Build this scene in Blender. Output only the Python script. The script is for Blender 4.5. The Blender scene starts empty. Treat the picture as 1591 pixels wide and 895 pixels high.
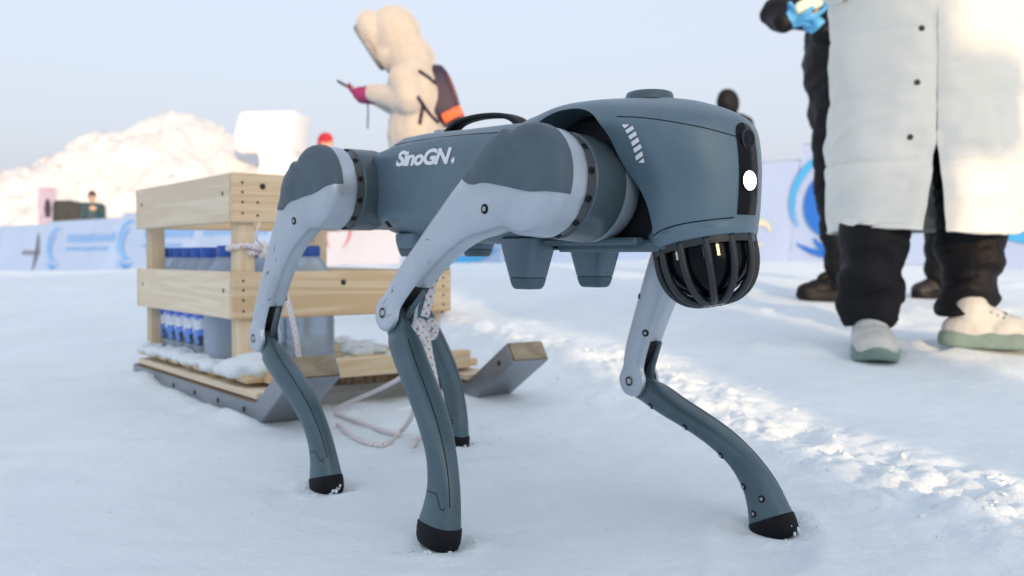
import bpy, bmesh, math, random
import numpy as np
from mathutils import Vector, Matrix
from mathutils.bvhtree import BVHTree

random.seed(7)
rng = np.random.default_rng(7)
R = math.radians
scene = bpy.context.scene
COL = scene.collection

# ------------------------------------------------------------------ camera
FPX, CAMH = 1514.0, 0.40                   # focal length in photo pixels (1591 wide), lens height
PITCH = math.atan(51.5 / FPX)              # looking very slightly down
cam_d = bpy.data.cameras.new('camera')
cam = bpy.data.objects.new('camera', cam_d)
COL.objects.link(cam)
cam.location = (0, 0, CAMH)
cam.rotation_euler = (R(90) - PITCH, 0, 0)
cam_d.sensor_width = 36.0
cam_d.lens = FPX / 1591.0 * 36.0
cam_d.clip_start, cam_d.clip_end = 0.05, 5000
cam_d.dof.use_dof = True
cam_d.dof.focus_distance = 1.30
cam_d.dof.aperture_fstop = 5.0
scene.camera = cam

# ------------------------------------------------------------------ sky and sun
SUN_AZ, SUN_EL = R(163.5), R(9.5)          # low sun behind the photographer, a little to the right
sun_dir = Vector((math.sin(SUN_AZ) * math.cos(SUN_EL), math.cos(SUN_AZ) * math.cos(SUN_EL), math.sin(SUN_EL)))
world = bpy.data.worlds.new('World')
scene.world = world
world.use_nodes = True
wn, wl = world.node_tree.nodes, world.node_tree.links
wn.clear()
w_out = wn.new('ShaderNodeOutputWorld')
w_bg = wn.new('ShaderNodeBackground')
w_sky = wn.new('ShaderNodeTexSky')
w_sky.sky_type = 'NISHITA'
w_sky.sun_disc = False
w_sky.sun_elevation = SUN_EL
w_sky.sun_rotation = SUN_AZ
w_sky.air_density, w_sky.dust_density, w_sky.ozone_density = 1.0, 8.0, 1.6
w_mix = wn.new('ShaderNodeMix')            # thin high cloud veil over the clear sky
w_mix.data_type = 'RGBA'
w_mix.inputs[0].default_value = 0.50
w_mix.inputs[7].default_value = (6.0, 6.35, 7.3, 1)
wl.new(w_sky.outputs[0], w_mix.inputs[6])
wl.new(w_mix.outputs[2], w_bg.inputs[0])
w_bg.inputs[1].default_value = 0.15
wl.new(w_bg.outputs[0], w_out.inputs[0])
sun_d = bpy.data.lights.new('sun', 'SUN')
sun_d.energy = 2.5
sun_d.angle = R(0.6)
sun_d.color = (1.0, 0.66, 0.38)
sun = bpy.data.objects.new('sun', sun_d)
COL.objects.link(sun)
sun.rotation_euler = sun_dir.to_track_quat('Z', 'Y').to_euler()
sun.location = sun_dir * 30

vs = scene.view_settings
vs.view_transform, vs.look, vs.exposure, vs.gamma = 'Standard', 'None', 0.46, 1.0
vs.use_curve_mapping = False

# ------------------------------------------------------------------ pixel helpers (photo pixel -> direction)
def cam_ray(px, py):
    x, y = (px - 795.5) / FPX, -(py - 447.5) / FPX
    c, s = math.cos(PITCH), math.sin(PITCH)
    return Vector((x, c + y * s, -s + y * c))
CAMP = Vector((0, 0, CAMH))
def at_depth(px, py, y):
    r = cam_ray(px, py)
    return CAMP + r * (y / r.y)

# ------------------------------------------------------------------ materials
MATS = {}
def new_mat(name):
    m = bpy.data.materials.new(name); m.use_nodes = True
    n, l = m.node_tree.nodes, m.node_tree.links
    return m, n, l, n['Principled BSDF']
def rgb(c): return (c[0], c[1], c[2], 1.0)
def mat(name, col, rough=0.5, metal=0.0, var=0.0, vscale=6.0, bump=0.0, bscale=60.0, spec=0.5, coat=0.0,
        col2=None, stretch=None, speck=0.0, emit=None, trans=0.0, sheen=0.0, alpha=1.0, rvar=0.0):
    """principled with noise colour variation, scuffs and fine relief"""
    if name in MATS: return MATS[name]
    m, n, l, b = new_mat(name)
    b.inputs['Roughness'].default_value = rough
    b.inputs['Metallic'].default_value = metal
    b.inputs['Specular IOR Level'].default_value = spec
    b.inputs['Coat Weight'].default_value = coat
    b.inputs['Transmission Weight'].default_value = trans
    b.inputs['Sheen Weight'].default_value = sheen
    b.inputs['Alpha'].default_value = alpha
    b.inputs['Base Color'].default_value = rgb(col)
    tc = n.new('ShaderNodeTexCoord'); vec = tc.outputs['Object']
    if stretch:
        mp = n.new('ShaderNodeMapping'); mp.inputs['Scale'].default_value = stretch
        l.new(vec, mp.inputs[0]); vec = mp.outputs[0]
    if var > 0 or col2:
        nz = n.new('ShaderNodeTexNoise'); nz.inputs['Scale'].default_value = vscale; nz.inputs['Detail'].default_value = 6
        nz.inputs['Roughness'].default_value = 0.62
        l.new(vec, nz.inputs['Vector'])
        rp = n.new('ShaderNodeValToRGB')
        c2 = col2 if col2 else tuple(min(1, c * (1 + var)) for c in col)
        c1 = col if col2 else tuple(c * (1 - var) for c in col)
        rp.color_ramp.elements[0].position, rp.color_ramp.elements[1].position = 0.32, 0.68
        rp.color_ramp.elements[0].color, rp.color_ramp.elements[1].color = rgb(c1), rgb(c2)
        l.new(nz.outputs['Fac'], rp.inputs[0])
        colout = rp.outputs[0]
        if speck > 0:
            n2 = n.new('ShaderNodeTexNoise'); n2.inputs['Scale'].default_value = 38; n2.inputs['Detail'].default_value = 8
            n2.inputs['Roughness'].default_value = 0.75; l.new(vec, n2.inputs['Vector'])
            r2 = n.new('ShaderNodeValToRGB'); r2.color_ramp.elements[0].position = 0.625; r2.color_ramp.elements[1].position = 0.69
            r2.color_ramp.elements[0].color = (0, 0, 0, 1); r2.color_ramp.elements[1].color = (speck,) * 3 + (1,)
            l.new(n2.outputs['Fac'], r2.inputs[0])
            mx = n.new('ShaderNodeMix'); mx.data_type = 'RGBA'
            l.new(r2.outputs[0], mx.inputs[0]); l.new(colout, mx.inputs[6]); mx.inputs[7].default_value = rgb(tuple(c * 0.35 for c in col))
            colout = mx.outputs[2]
        l.new(colout, b.inputs['Base Color'])
    if rvar > 0:
        n3 = n.new('ShaderNodeTexNoise'); n3.inputs['Scale'].default_value = 14; n3.inputs['Detail'].default_value = 7
        l.new(vec, n3.inputs['Vector'])
        mr = n.new('ShaderNodeMapRange'); mr.inputs[3].default_value = rough - rvar; mr.inputs[4].default_value = rough + rvar
        l.new(n3.outputs['Fac'], mr.inputs[0]); l.new(mr.outputs[0], b.inputs['Roughness'])
    if bump > 0:
        nb = n.new('ShaderNodeTexNoise'); nb.inputs['Scale'].default_value = bscale; nb.inputs['Detail'].default_value = 4
        l.new(vec, nb.inputs['Vector'])
        bp = n.new('ShaderNodeBump'); bp.inputs['Strength'].default_value = bump; bp.inputs['Distance'].default_value = 0.004
        l.new(nb.outputs['Fac'], bp.inputs['Height']); l.new(bp.outputs[0], b.inputs['Normal'])
    if emit:
        b.inputs['Emission Color'].default_value = rgb(emit[0]); b.inputs['Emission Strength'].default_value = emit[1]
    MATS[name] = m
    return m

def wood_mat(name, c1, c2, axis=0):
    if name in MATS: return MATS[name]
    m, n, l, b = new_mat(name)
    tc = n.new('ShaderNodeTexCoord'); mp = n.new('ShaderNodeMapping')
    sc = [9.0, 9.0, 9.0]; sc[axis] = 0.35
    mp.inputs['Scale'].default_value = sc
    oi = n.new('ShaderNodeObjectInfo'); cb = n.new('ShaderNodeCombineXYZ')
    ml = n.new('ShaderNodeMath'); ml.operation = 'MULTIPLY'; ml.inputs[1].default_value = 13.0
    l.new(oi.outputs['Random'], ml.inputs[0])
    for k in range(3): l.new(ml.outputs[0], cb.inputs[k])
    l.new(cb.outputs[0], mp.inputs['Location'])
    l.new(tc.outputs['Object'], mp.inputs[0])
    nz = n.new('ShaderNodeTexNoise'); nz.inputs['Scale'].default_value = 2.4; nz.inputs['Detail'].default_value = 3
    nz.inputs['Distortion'].default_value = 0.4
    l.new(mp.outputs[0], nz.inputs['Vector'])
    wv = n.new('ShaderNodeMath'); wv.operation = 'MULTIPLY'; wv.inputs[1].default_value = 30
    l.new(nz.outputs['Fac'], wv.inputs[0])
    sn = n.new('ShaderNodeMath'); sn.operation = 'SINE'; l.new(wv.outputs[0], sn.inputs[0])
    mr = n.new('ShaderNodeMapRange'); mr.inputs[1].default_value = -1; l.new(sn.outputs[0], mr.inputs[0])
    fine = n.new('ShaderNodeTexNoise'); fine.inputs['Scale'].default_value = 14; fine.inputs['Detail'].default_value = 5
    l.new(mp.outputs[0], fine.inputs['Vector'])
    ad = n.new('ShaderNodeMath'); ad.operation = 'MULTIPLY'; l.new(mr.outputs[0], ad.inputs[0]); l.new(fine.outputs['Fac'], ad.inputs[1])
    rp = n.new('ShaderNodeValToRGB'); rp.color_ramp.elements[0].color = rgb(c1); rp.color_ramp.elements[1].color = rgb(c2)
    rp.color_ramp.elements[0].position = 0.1; rp.color_ramp.elements[1].position = 0.7
    l.new(ad.outputs[0], rp.inputs[0])
    # a piece-to-piece shade difference
    hs = n.new('ShaderNodeHueSaturation'); l.new(rp.outputs[0], hs.inputs['Color'])
    mv = n.new('ShaderNodeMapRange'); mv.inputs[3].default_value = 0.86; mv.inputs[4].default_value = 1.08
    l.new(oi.outputs['Random'], mv.inputs[0]); l.new(mv.outputs[0], hs.inputs['Value'])
    l.new(hs.outputs[0], b.inputs['Base Color'])
    b.inputs['Roughness'].default_value = 0.62; b.inputs['Specular IOR Level'].default_value = 0.3
    bp = n.new('ShaderNodeBump'); bp.inputs['Strength'].default_value = 0.25; bp.inputs['Distance'].default_value = 0.002
    l.new(fine.outputs['Fac'], bp.inputs['Height']); l.new(bp.outputs[0], b.inputs['Normal'])
    MATS[name] = m
    return m

def snow_mat(name, col=(0.83, 0.925, 0.97), fine=0.5, scale=1.0):
    if name in MATS: return MATS[name]
    m, n, l, b = new_mat(name)
    b.inputs['Roughness'].default_value = 0.62
    b.inputs['Specular IOR Level'].default_value = 0.25
    tc = n.new('ShaderNodeTexCoord')
    n1 = n.new('ShaderNodeTexNoise'); n1.inputs['Scale'].default_value = 2.2 * scale; n1.inputs['Detail'].default_value = 8
    n1.inputs['Roughness'].default_value = 0.65
    l.new(tc.outputs['Object'], n1.inputs['Vector'])
    rp = n.new('ShaderNodeValToRGB')
    rp.color_ramp.elements[0].color = rgb(tuple(c * 0.95 for c in col)); rp.color_ramp.elements[1].color = rgb(tuple(min(.985, c * 1.02) for c in col))
    rp.color_ramp.elements[0].position = 0.35; rp.color_ramp.elements[1].position = 0.65
    l.new(n1.outputs['Fac'], rp.inputs[0]); l.new(rp.outputs[0], b.inputs['Base Color'])
    n2 = n.new('ShaderNodeTexNoise'); n2.inputs['Scale'].default_value = 70 * scale; n2.inputs['Detail'].default_value = 6
    n2.inputs['Roughness'].default_value = 0.7
    l.new(tc.outputs['Object'], n2.inputs['Vector'])
    bp = n.new('ShaderNodeBump'); bp.inputs['Strength'].default_value = fine; bp.inputs['Distance'].default_value = 0.008 / scale
    l.new(n2.outputs['Fac'], bp.inputs['Height'])
    n3 = n.new('ShaderNodeTexNoise'); n3.inputs['Scale'].default_value = 14 * scale; n3.inputs['Detail'].default_value = 5
    l.new(tc.outputs['Object'], n3.inputs['Vector'])
    b2 = n.new('ShaderNodeBump'); b2.inputs['Strength'].default_value = fine * 0.5; b2.inputs['Distance'].default_value = 0.026 / scale
    l.new(n3.outputs['Fac'], b2.inputs['Height']); l.new(bp.outputs[0], b2.inputs['Normal'])
    l.new(b2.outputs[0], b.inputs['Normal'])
    MATS[name] = m
    return m

def rope_mat(name):
    """braided white rope with red tracer flecks, driven by the sweep's UV"""
    m, n, l, b = new_mat(name)
    uv = n.new('ShaderNodeUVMap'); sp = n.new('ShaderNodeSeparateXYZ'); l.new(uv.outputs[0], sp.inputs[0])
    def M(op, a, v=None, bb=None):
        q = n.new('ShaderNodeMath'); q.operation = op; l.new(a, q.inputs[0])
        if v is not None: q.inputs[1].default_value = v
        if bb is not None: l.new(bb, q.inputs[1])
        return q.outputs[0]
    us = M('MULTIPLY', sp.outputs[0], 3.0)          # around
    vsn = M('MULTIPLY', sp.outputs[1], 62.0)        # along (metres)
    hel = M('FRACT', M('ADD', us, None, vsn))
    hel2 = M('FRACT', M('ADD', M('MULTIPLY', sp.outputs[0], -3.0), None, vsn))
    f1 = M('LESS_THAN', hel, 0.30); f2 = M('LESS_THAN', hel2, 0.30)
    fl = M('MULTIPLY', f1, None, f2)
    mx = n.new('ShaderNodeMix'); mx.data_type = 'RGBA'
    mx.inputs[6].default_value = (0.78, 0.78, 0.78, 1); mx.inputs[7].default_value = (0.55, 0.05, 0.06, 1)
    l.new(fl, mx.inputs[0]); l.new(mx.outputs[2], b.inputs['Base Color'])
    b.inputs['Roughness'].default_value = 0.8
    hh = M('ADD', M('PINGPONG', M('MULTIPLY', hel, 2.0), 1.0), None, M('PINGPONG', M('MULTIPLY', hel2, 2.0), 1.0))
    bp = n.new('ShaderNodeBump'); bp.inputs['Strength'].default_value = 0.6; bp.inputs['Distance'].default_value = 0.002
    l.new(hh, bp.inputs['Height']); l.new(bp.outputs[0], b.inputs['Normal'])
    return m

# ------------------------------------------------------------------ mesh helpers
class MB:
    def __init__(s): s.v, s.f = [], []
    def add(s, verts, faces, M=None):
        k = len(s.v)
        s.v += [tuple(M @ Vector(p)) if M else tuple(p) for p in verts]
        s.f += [tuple(i + k for i in f) for f in faces]
        return s
    def mesh(s, name='mesh', smooth=False, angle=35):
        me = bpy.data.meshes.new(name); me.from_pydata(s.v, [], s.f); me.validate(); me.update()
        return shade(me, smooth, angle)
    # ---- shapes
    def box(s, c, size, M=None, bevel=0.0, seg=1):
        bm = bmesh.new(); bmesh.ops.create_cube(bm, size=1)
        bmesh.ops.scale(bm, vec=size, verts=bm.verts)
        if bevel: bmesh.ops.bevel(bm, geom=bm.edges[:], offset=bevel, segments=seg, affect='EDGES', profile=0.6)
        if M: bmesh.ops.transform(bm, matrix=M, verts=bm.verts)
        bmesh.ops.translate(bm, vec=c, verts=bm.verts)
        bm.verts.index_update()
        s.add([v.co[:] for v in bm.verts], [[v.index for v in f.verts] for f in bm.faces]); bm.free()
        return s
    def loft(s, secs, caps=True, closed=True):
        n = len(secs[0]); k = len(s.v)
        for sec in secs: s.v += [tuple(p) for p in sec]
        for i in range(len(secs) - 1):
            for j in range(n if closed else n - 1):
                a, b = k + i * n + j, k + i * n + (j + 1) % n
                s.f.append((a, b, b + n, a + n))
        if caps:
            s.f.append(tuple(k + j for j in range(n))[::-1]); s.f.append(tuple(k + (len(secs) - 1) * n + j for j in range(n)))
        return s
    def lathe(s, prof, M=None, seg=32, caps=True):
        """prof: list of (radius, height) about local Z"""
        secs = []
        for r, h in prof:
            secs.append([(r * math.cos(2 * math.pi * j / seg), r * math.sin(2 * math.pi * j / seg), h) for j in range(seg)])
        t = MB().loft(secs, caps)
        return s.add(t.v, t.f, M)
    def tube(s, pts, rad, seg=10, caps=True):
        pts = [Vector(p) for p in pts]; secs = []
        up = None
        for i, p in enumerate(pts):
            d = (pts[min(i + 1, len(pts) - 1)] - pts[max(i - 1, 0)])
            if d.length < 1e-9: d = Vector((0, 0, 1))
            d.normalize()
            if up is None: up = d.orthogonal().normalized()
            up = (up - d * up.dot(d)); up = up.normalized() if up.length > 1e-6 else d.orthogonal().normalized()
            sd = d.cross(up); r = rad[i] if isinstance(rad, (list, tuple)) else rad
            secs.append([p + (up * math.cos(2 * math.pi * j / seg) + sd * math.sin(2 * math.pi * j / seg)) * r for j in range(seg)])
        return s.loft(secs, caps)
    def prism(s, outline, d0, d1, M=None):
        """outline (a, b) extruded along third axis"""
        t = MB().loft([[(a, b, d0) for a, b in outline], [(a, b, d1) for a, b in outline]])
        return s.add(t.v, t.f, M)
    def capsule(s, p0, r0, p1, r1, seg=14):
        p0, p1 = Vector(p0), Vector(p1); d = p1 - p0; L = d.length
        if L < 1e-6: d = Vector((0, 0, 1))
        q = d.to_track_quat('Z', 'Y').to_matrix().to_4x4()
        prof = []
        for i in range(6): a = -math.pi / 2 + (math.pi / 2) * i / 5; prof.append((max(1e-4, r0 * math.cos(a)), r0 * math.sin(a)))
        for i in range(6): a = (math.pi / 2) * i / 5; prof.append((max(1e-4, r1 * math.cos(a)), L + r1 * math.sin(a)))
        return s.lathe(prof, Matrix.Translation(p0) @ q, seg)
    def ellipsoid(s, c, r, M=None, seg=18):
        prof = [(max(1e-4, math.cos(-math.pi / 2 + math.pi * i / 12)), math.sin(-math.pi / 2 + math.pi * i / 12)) for i in range(13)]
        T = Matrix.Translation(Vector(c)) @ (M.to_4x4() if M else Matrix.Identity(4)) @ Matrix.Diagonal((r[0], r[1], r[2], 1))
        return s.lathe(prof, T, seg)

def shade(me, smooth=True, angle=35):
    if smooth:
        me.polygons.foreach_set('use_smooth', [True] * len(me.polygons))
        if angle and angle < 180: me.set_sharp_from_angle(angle=R(angle))
    return me
def obj(name, me, m=None, parent=None, loc=None, rot=None):
    if isinstance(me, MB): me = me.mesh(name)
    o = bpy.data.objects.new(name, me); COL.objects.link(o)
    if m is not None and me is not None: me.materials.clear(); me.materials.append(m)
    if parent: o.parent = parent
    if loc is not None: o.location = loc
    if rot is not None: o.rotation_euler = rot
    return o
def empty(name, loc=(0, 0, 0), rotz=0.0):
    o = bpy.data.objects.new(name, None); COL.objects.link(o); o.location = loc; o.rotation_euler = (0, 0, rotz)
    o.empty_display_size = 0.1
    return o
def tag(o, label=None, cat=None, group=None, kind=None):
    if label: o['label'] = label
    if cat: o['category'] = cat
    if group: o['group'] = group
    if kind: o['kind'] = kind
    return o
def modded(me, *mods):
    """mesh with modifiers applied: each mod = (type, {attrs})"""
    t = bpy.data.objects.new('tmp', me); COL.objects.link(t)
    extra = []
    for ty, at in mods:
        md = t.modifiers.new(ty, ty)
        for k, v in at.items():
            if k == 'object' and isinstance(v, bpy.types.Mesh):
                c = bpy.data.objects.new('tmpc', v); COL.objects.link(c); extra.append(c); v = c
            setattr(md, k, v)
    bpy.context.view_layer.update()
    dg = bpy.context.evaluated_depsgraph_get()
    out = bpy.data.meshes.new_from_object(t.evaluated_get(dg))
    for o in [t] + extra: bpy.data.objects.remove(o)
    return out
def blob(mb, voxel, smooth=6, factor=0.5):
    me = mb.mesh() if isinstance(mb, MB) else mb
    out = modded(me, ('REMESH', dict(mode='VOXEL', voxel_size=voxel)), ('SMOOTH', dict(factor=factor, iterations=smooth)))
    return shade(out, True, 180)
def subsurf(me, lv=1): return shade(modded(me, ('SUBSURF', dict(levels=lv, render_levels=lv))), True, 180)
def outward(me):
    b = bmesh.new(); b.from_mesh(me); bmesh.ops.recalc_face_normals(b, faces=b.faces); b.to_mesh(me); b.free(); return me
def boolean(me, cutter, op='DIFFERENCE'):
    cm = outward(cutter.mesh() if isinstance(cutter, MB) else cutter)
    out = modded(me, ('BOOLEAN', dict(operation=op, object=cm, solver='EXACT')))
    return shade(out, True, 32)
def spline(pts, n=8):
    """Catmull-Rom through the points"""
    P = [np.array(p, float) for p in pts]; P = [2 * P[0] - P[1]] + P + [2 * P[-1] - P[-2]]
    out = []
    for i in range(1, len(P) - 2):
        for k in range(n):
            t = k / n
            out.append(0.5 * ((2 * P[i]) + (-P[i - 1] + P[i + 1]) * t + (2 * P[i - 1] - 5 * P[i] + 4 * P[i + 1] - P[i + 2]) * t ** 2
                              + (-P[i - 1] + 3 * P[i] - 3 * P[i + 1] + P[i + 2]) * t ** 3))
    out.append(P[-2]); return out
def fillet(pts, r, seg=4):
    out = []; n = len(pts)
    for i in range(n):
        p, a, b = Vector(pts[i]), Vector(pts[i - 1]), Vector(pts[(i + 1) % n])
        rr = r[i] if isinstance(r, (list, tuple)) else r
        if rr <= 0: out.append(tuple(p)); continue
        da, db = (a - p), (b - p); k = min(rr, da.length * 0.48, db.length * 0.48)
        p0, p1 = p + da.normalized() * k, p + db.normalized() * k
        for j in range(seg + 1):
            t = j / seg; out.append(tuple((1 - t) ** 2 * p0 + 2 * t * (1 - t) * p + t * t * p1))
    return out
def rope_obj(name, pts, r, m, parent=None, seg=10, n=10):
    P = [Vector(p) for p in spline(pts, n)]
    mb = MB().tube(P, r, seg); me = mb.mesh(name, True, 60)
    cum = [0.0]
    for a, b in zip(P, P[1:]): cum.append(cum[-1] + (b - a).length)
    uvl = me.uv_layers.new(name='UVMap')
    for poly in me.polygons:
        js = [me.loops[li].vertex_index for li in poly.loop_indices]
        wrap = len(js) == 4 and {j % seg for j in js} == {0, seg - 1}
        for li, vi in zip(poly.loop_indices, js):
            u = (vi % seg) / seg
            if wrap and vi % seg == 0: u = 1.0
            uvl.data[li].uv = (u, cum[vi // seg])
    return obj(name, me, m, parent)

# ------------------------------------------------------------------ numpy noise
def _hash(ix, iy, seed):
    h = (ix.astype(np.int64) * 374761393 + iy.astype(np.int64) * 668265263 + seed * 144665) & 0xffffffff
    h = ((h ^ (h >> 13)) * 1274126177) & 0xffffffff
    return ((h ^ (h >> 16)) & 0xffff) / 65535.0
def vnoise(x, y, seed=0):
    ix, iy = np.floor(x), np.floor(y); fx, fy = x - ix, y - iy
    u, v = fx * fx * fx * (fx * (fx * 6 - 15) + 10), fy * fy * fy * (fy * (fy * 6 - 15) + 10)
    a, b, c, d = (_hash(ix, iy, seed), _hash(ix + 1, iy, seed), _hash(ix, iy + 1, seed), _hash(ix + 1, iy + 1, seed))
    return (a * (1 - u) + b * u) * (1 - v) + (c * (1 - u) + d * u) * v
def fbm(x, y, oct=4, seed=0, gain=0.5):
    s, a, t = 0, 1.0, 0
    for k in range(oct):
        s = s + a * vnoise(x * 2 ** k + 17.3 * k, y * 2 ** k - 9.1 * k, seed + k); t += a; a *= gain
    return s / t - 0.5
def sstep(a, b, x):
    t = np.clip((x - a) / (b - a), 0, 1); return t * t * (3 - 2 * t)

def crumple(me, amp, fx, fz, seed, ridged=True):
    """push vertices along their normals by folded-cloth noise"""
    n = len(me.vertices); co = np.empty(n * 3, np.float32); me.vertices.foreach_get('co', co); co = co.reshape(-1, 3).astype(float)
    no = np.empty(n * 3, np.float32); me.vertex_normals.foreach_get('vector', no); no = no.reshape(-1, 3)
    u = co[:, 0] * fx + co[:, 1] * fx * 0.8 + co[:, 2] * fz * 0.35; v = co[:, 2] * fz - co[:, 0] * fx * 0.5 + co[:, 1] * fx * 0.3
    f = fbm(u, v, 3, seed, 0.5)
    f = (0.22 - np.abs(f) * 1.6) if ridged else f
    f = f + 0.5 * fbm(u * 2.3 + 7, v * 2.3, 2, seed + 9)
    co = co + no * (f * amp)[:, None]
    me.vertices.foreach_set('co', co.astype(np.float32).ravel()); me.update()
    return me
# ------------------------------------------------------------------ snow ground
DOG_C, DOG_A = Vector((-0.034, 1.63, 0.0)), R(-50)
DOG_M = Matrix.Translation(DOG_C) @ Matrix.Rotation(DOG_A, 4, 'Z')
SLED_A = R(-53.5)
FEET = {'FR': (0.178, -0.238), 'FL': (0.436, 0.193), 'RR': (-0.205, -0.195), 'RL': (-0.36, 0.19)}   # robot frame
RIDGE = np.array([(1.55, -1.4), (1.15, 0.0), (0.90, 1.0), (0.74, 1.55), (0.60, 2.15), (0.42, 2.75), (0.05, 3.7), (-0.45, 5.0), (-1.6, 8.0)])
def seg_dist(x, y, P):
    best = np.full(x.shape, 1e9)
    for a, b in zip(P[:-1], P[1:]):
        d = b - a; t = np.clip(((x - a[0]) * d[0] + (y - a[1]) * d[1]) / (d @ d), 0, 1)
        best = np.minimum(best, np.hypot(x - a[0] - t * d[0], y - a[1] - t * d[1]))
    return best
_pr = random.Random(21)
PRINTS = [(_pr.uniform(-1.9, 2.2), _pr.uniform(1.2, 4.6), _pr.uniform(0, 6.28), _pr.uniform(.09, .15), _pr.uniform(.004, .013)) for _ in range(70)]
PRINTS = [p for p in PRINTS if not (-1.35 < p[0] < 0.2 and 2.1 < p[1] < 3.4)]
def ground_z(x, y):
    x, y = np.asarray(x, float), np.asarray(y, float)
    near_r = np.interp(y, [2.3, 3.2, 4.7, 8.0], [0, 0.082, 0.175, 0.34]) * sstep(-0.9, 1.0, x) * (1 - sstep(8, 12, y))
    rise = np.maximum(near_r, sstep(3.3, 8.5, y) * (0.07 + 0.28 * sstep(-12.0, 3.0, x)))
    near = 1 - sstep(8, 25, np.hypot(x, y - 2))
    z = rise + 0.030 * fbm(x * 0.7, y * 0.7, 3, 3) * (0.4 + sstep(2.2, 4, y))
    z = z + near * (0.016 * fbm(x * 3.1, y * 3.1, 4, 11) + 0.0105 * fbm(x * 11, y * 11, 5, 23, 0.62))
    # trampled lumps
    lump = np.maximum(0, fbm(x * 9 + 3, y * 9, 3, 41) - 0.10) * sstep(-0.05, 0.2, fbm(x * 0.9, y * 0.9 + 5, 2, 51))
    z = z + near * 0.05 * lump
    # churned ridge thrown up by a vehicle track
    wob = 0.10 * fbm(x * 1.4, y * 1.4, 2, 71)
    d = np.abs(seg_dist(x, y, RIDGE) + wob)
    m = np.exp(-(d / 0.20) ** 2)
    ch = fbm(x * 10.0, y * 10.0, 4, 81, 0.66)
    bil = np.abs(fbm(x * 5.5 + 2, y * 5.5, 3, 83, 0.6)); blk = np.floor((fbm(x * 17, y * 17, 3, 87, 0.6) + .5) * 6) / 6 - .5
    z = z + near * m * (0.010 + 0.060 * np.maximum(-0.14, ch) + 0.030 * (0.16 - bil) + 0.026 * blk + 0.020 * fbm(x * 40, y * 40, 2, 85, 0.65))
    # far tracks crossing behind
    for k, (y0, sl) in enumerate(((3.1, 0.10), (4.3, -0.03), (5.6, 0.05))):
        dd = np.abs(y - y0 - sl * x + 0.2 * fbm(x * 0.8, y * 0.3, 2, 90 + k))
        z = z + 0.06 * np.exp(-(dd / 0.14) ** 2) * np.maximum(0, fbm(x * 6, y * 6, 3, 95 + k) + 0.1)
    # old trampled prints, softened
    for (px0, py0, pa, pl, pd) in PRINTS:
        c, s = math.cos(pa), math.sin(pa); lx = (x - px0) * c + (y - py0) * s; ly = -(x - px0) * s + (y - py0) * c
        q = (lx / pl) ** 2 + (ly / (pl * 0.42)) ** 2
        z = z - pd * np.exp(-q ** 2) + pd * 0.45 * np.exp(-((np.sqrt(q) - 1.35) / 0.28) ** 2)
    # prints of the robot's feet: a dip with a soft lip
    for fx, fy in FEET.values():
        w = DOG_M @ Vector((fx, fy, 0)); r = np.hypot(x - w.x, y - w.y)
        z = z - 0.003 * np.exp(-(r / 0.035) ** 4) + 0.007 * np.exp(-((r - 0.060) / 0.018) ** 2) * (0.6 + 2.4 * fbm(x * 38, y * 38, 3, 7))
    # snow pushed up along the sled runners
    c, s = math.cos(SLED_A), math.sin(SLED_A)
    for bx, by in ((-0.605, 2.29), (-0.12, 2.65)):
        lx = (x - bx) * c + (y - by) * s; ly = -(x - bx) * s + (y - by) * c
        z = z + 0.022 * np.exp(-(np.abs(ly + 0.035) / 0.035) ** 2) * sstep(-1.1, -1.0, lx) * (1 - sstep(0.0, 0.07, lx)) * (0.7 + 1.4 * fbm(x * 16, y * 16, 3, 61))
    return z
def gz(x, y): return float(ground_z(np.array([x]), np.array([y]))[0])
def axis(segs, lo, hi, grow):
    a = [segs[0][0]]
    for s0, s1, st in segs:
        n = max(1, int(round((s1 - s0) / st))); a += [s0 + (s1 - s0) * (k + 1) / n for k in range(n)]
    st = segs[-1][2]
    while a[-1] < hi: st *= grow; a.append(a[-1] + st)
    st = segs[0][2]; b = [a[0]]
    while b[-1] > lo: st *= grow; b.append(b[-1] - st)
    return np.array(b[:0:-1] + a)
gx = axis([(-3.6, -1.3, 0.03), (-1.3, 1.35, 0.011), (1.35, 3.6, 0.03)], -900, 900, 1.12)
gy = axis([(0.95, 2.75, 0.011), (2.75, 6.0, 0.03)], -120, 1500, 1.12)
X, Y = np.meshgrid(gx, gy)
Z = ground_z(X, Y)
nx, ny = len(gx), len(gy)
me = bpy.data.meshes.new('snow_ground')
idx = np.arange(nx * ny).reshape(ny, nx)
quads = np.stack([idx[:-1, :-1], idx[:-1, 1:], idx[1:, 1:], idx[1:, :-1]], -1).reshape(-1, 4)
me.vertices.add(nx * ny); me.vertices.foreach_set('co', np.stack([X, Y, Z], -1).astype(np.float32).ravel())
me.loops.add(quads.size); me.loops.foreach_set('vertex_index', quads.astype(np.int32).ravel())
me.polygons.add(len(quads)); me.polygons.foreach_set('loop_start', np.arange(0, quads.size, 4, dtype=np.int32))
me.update(calc_edges=True)
ground = obj('snow_ground', shade(me, True, 180), snow_mat('snow', fine=0.65))
tag(ground, 'packed snow ground with trampled lumps and a churned track', None, None, 'structure')

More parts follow.
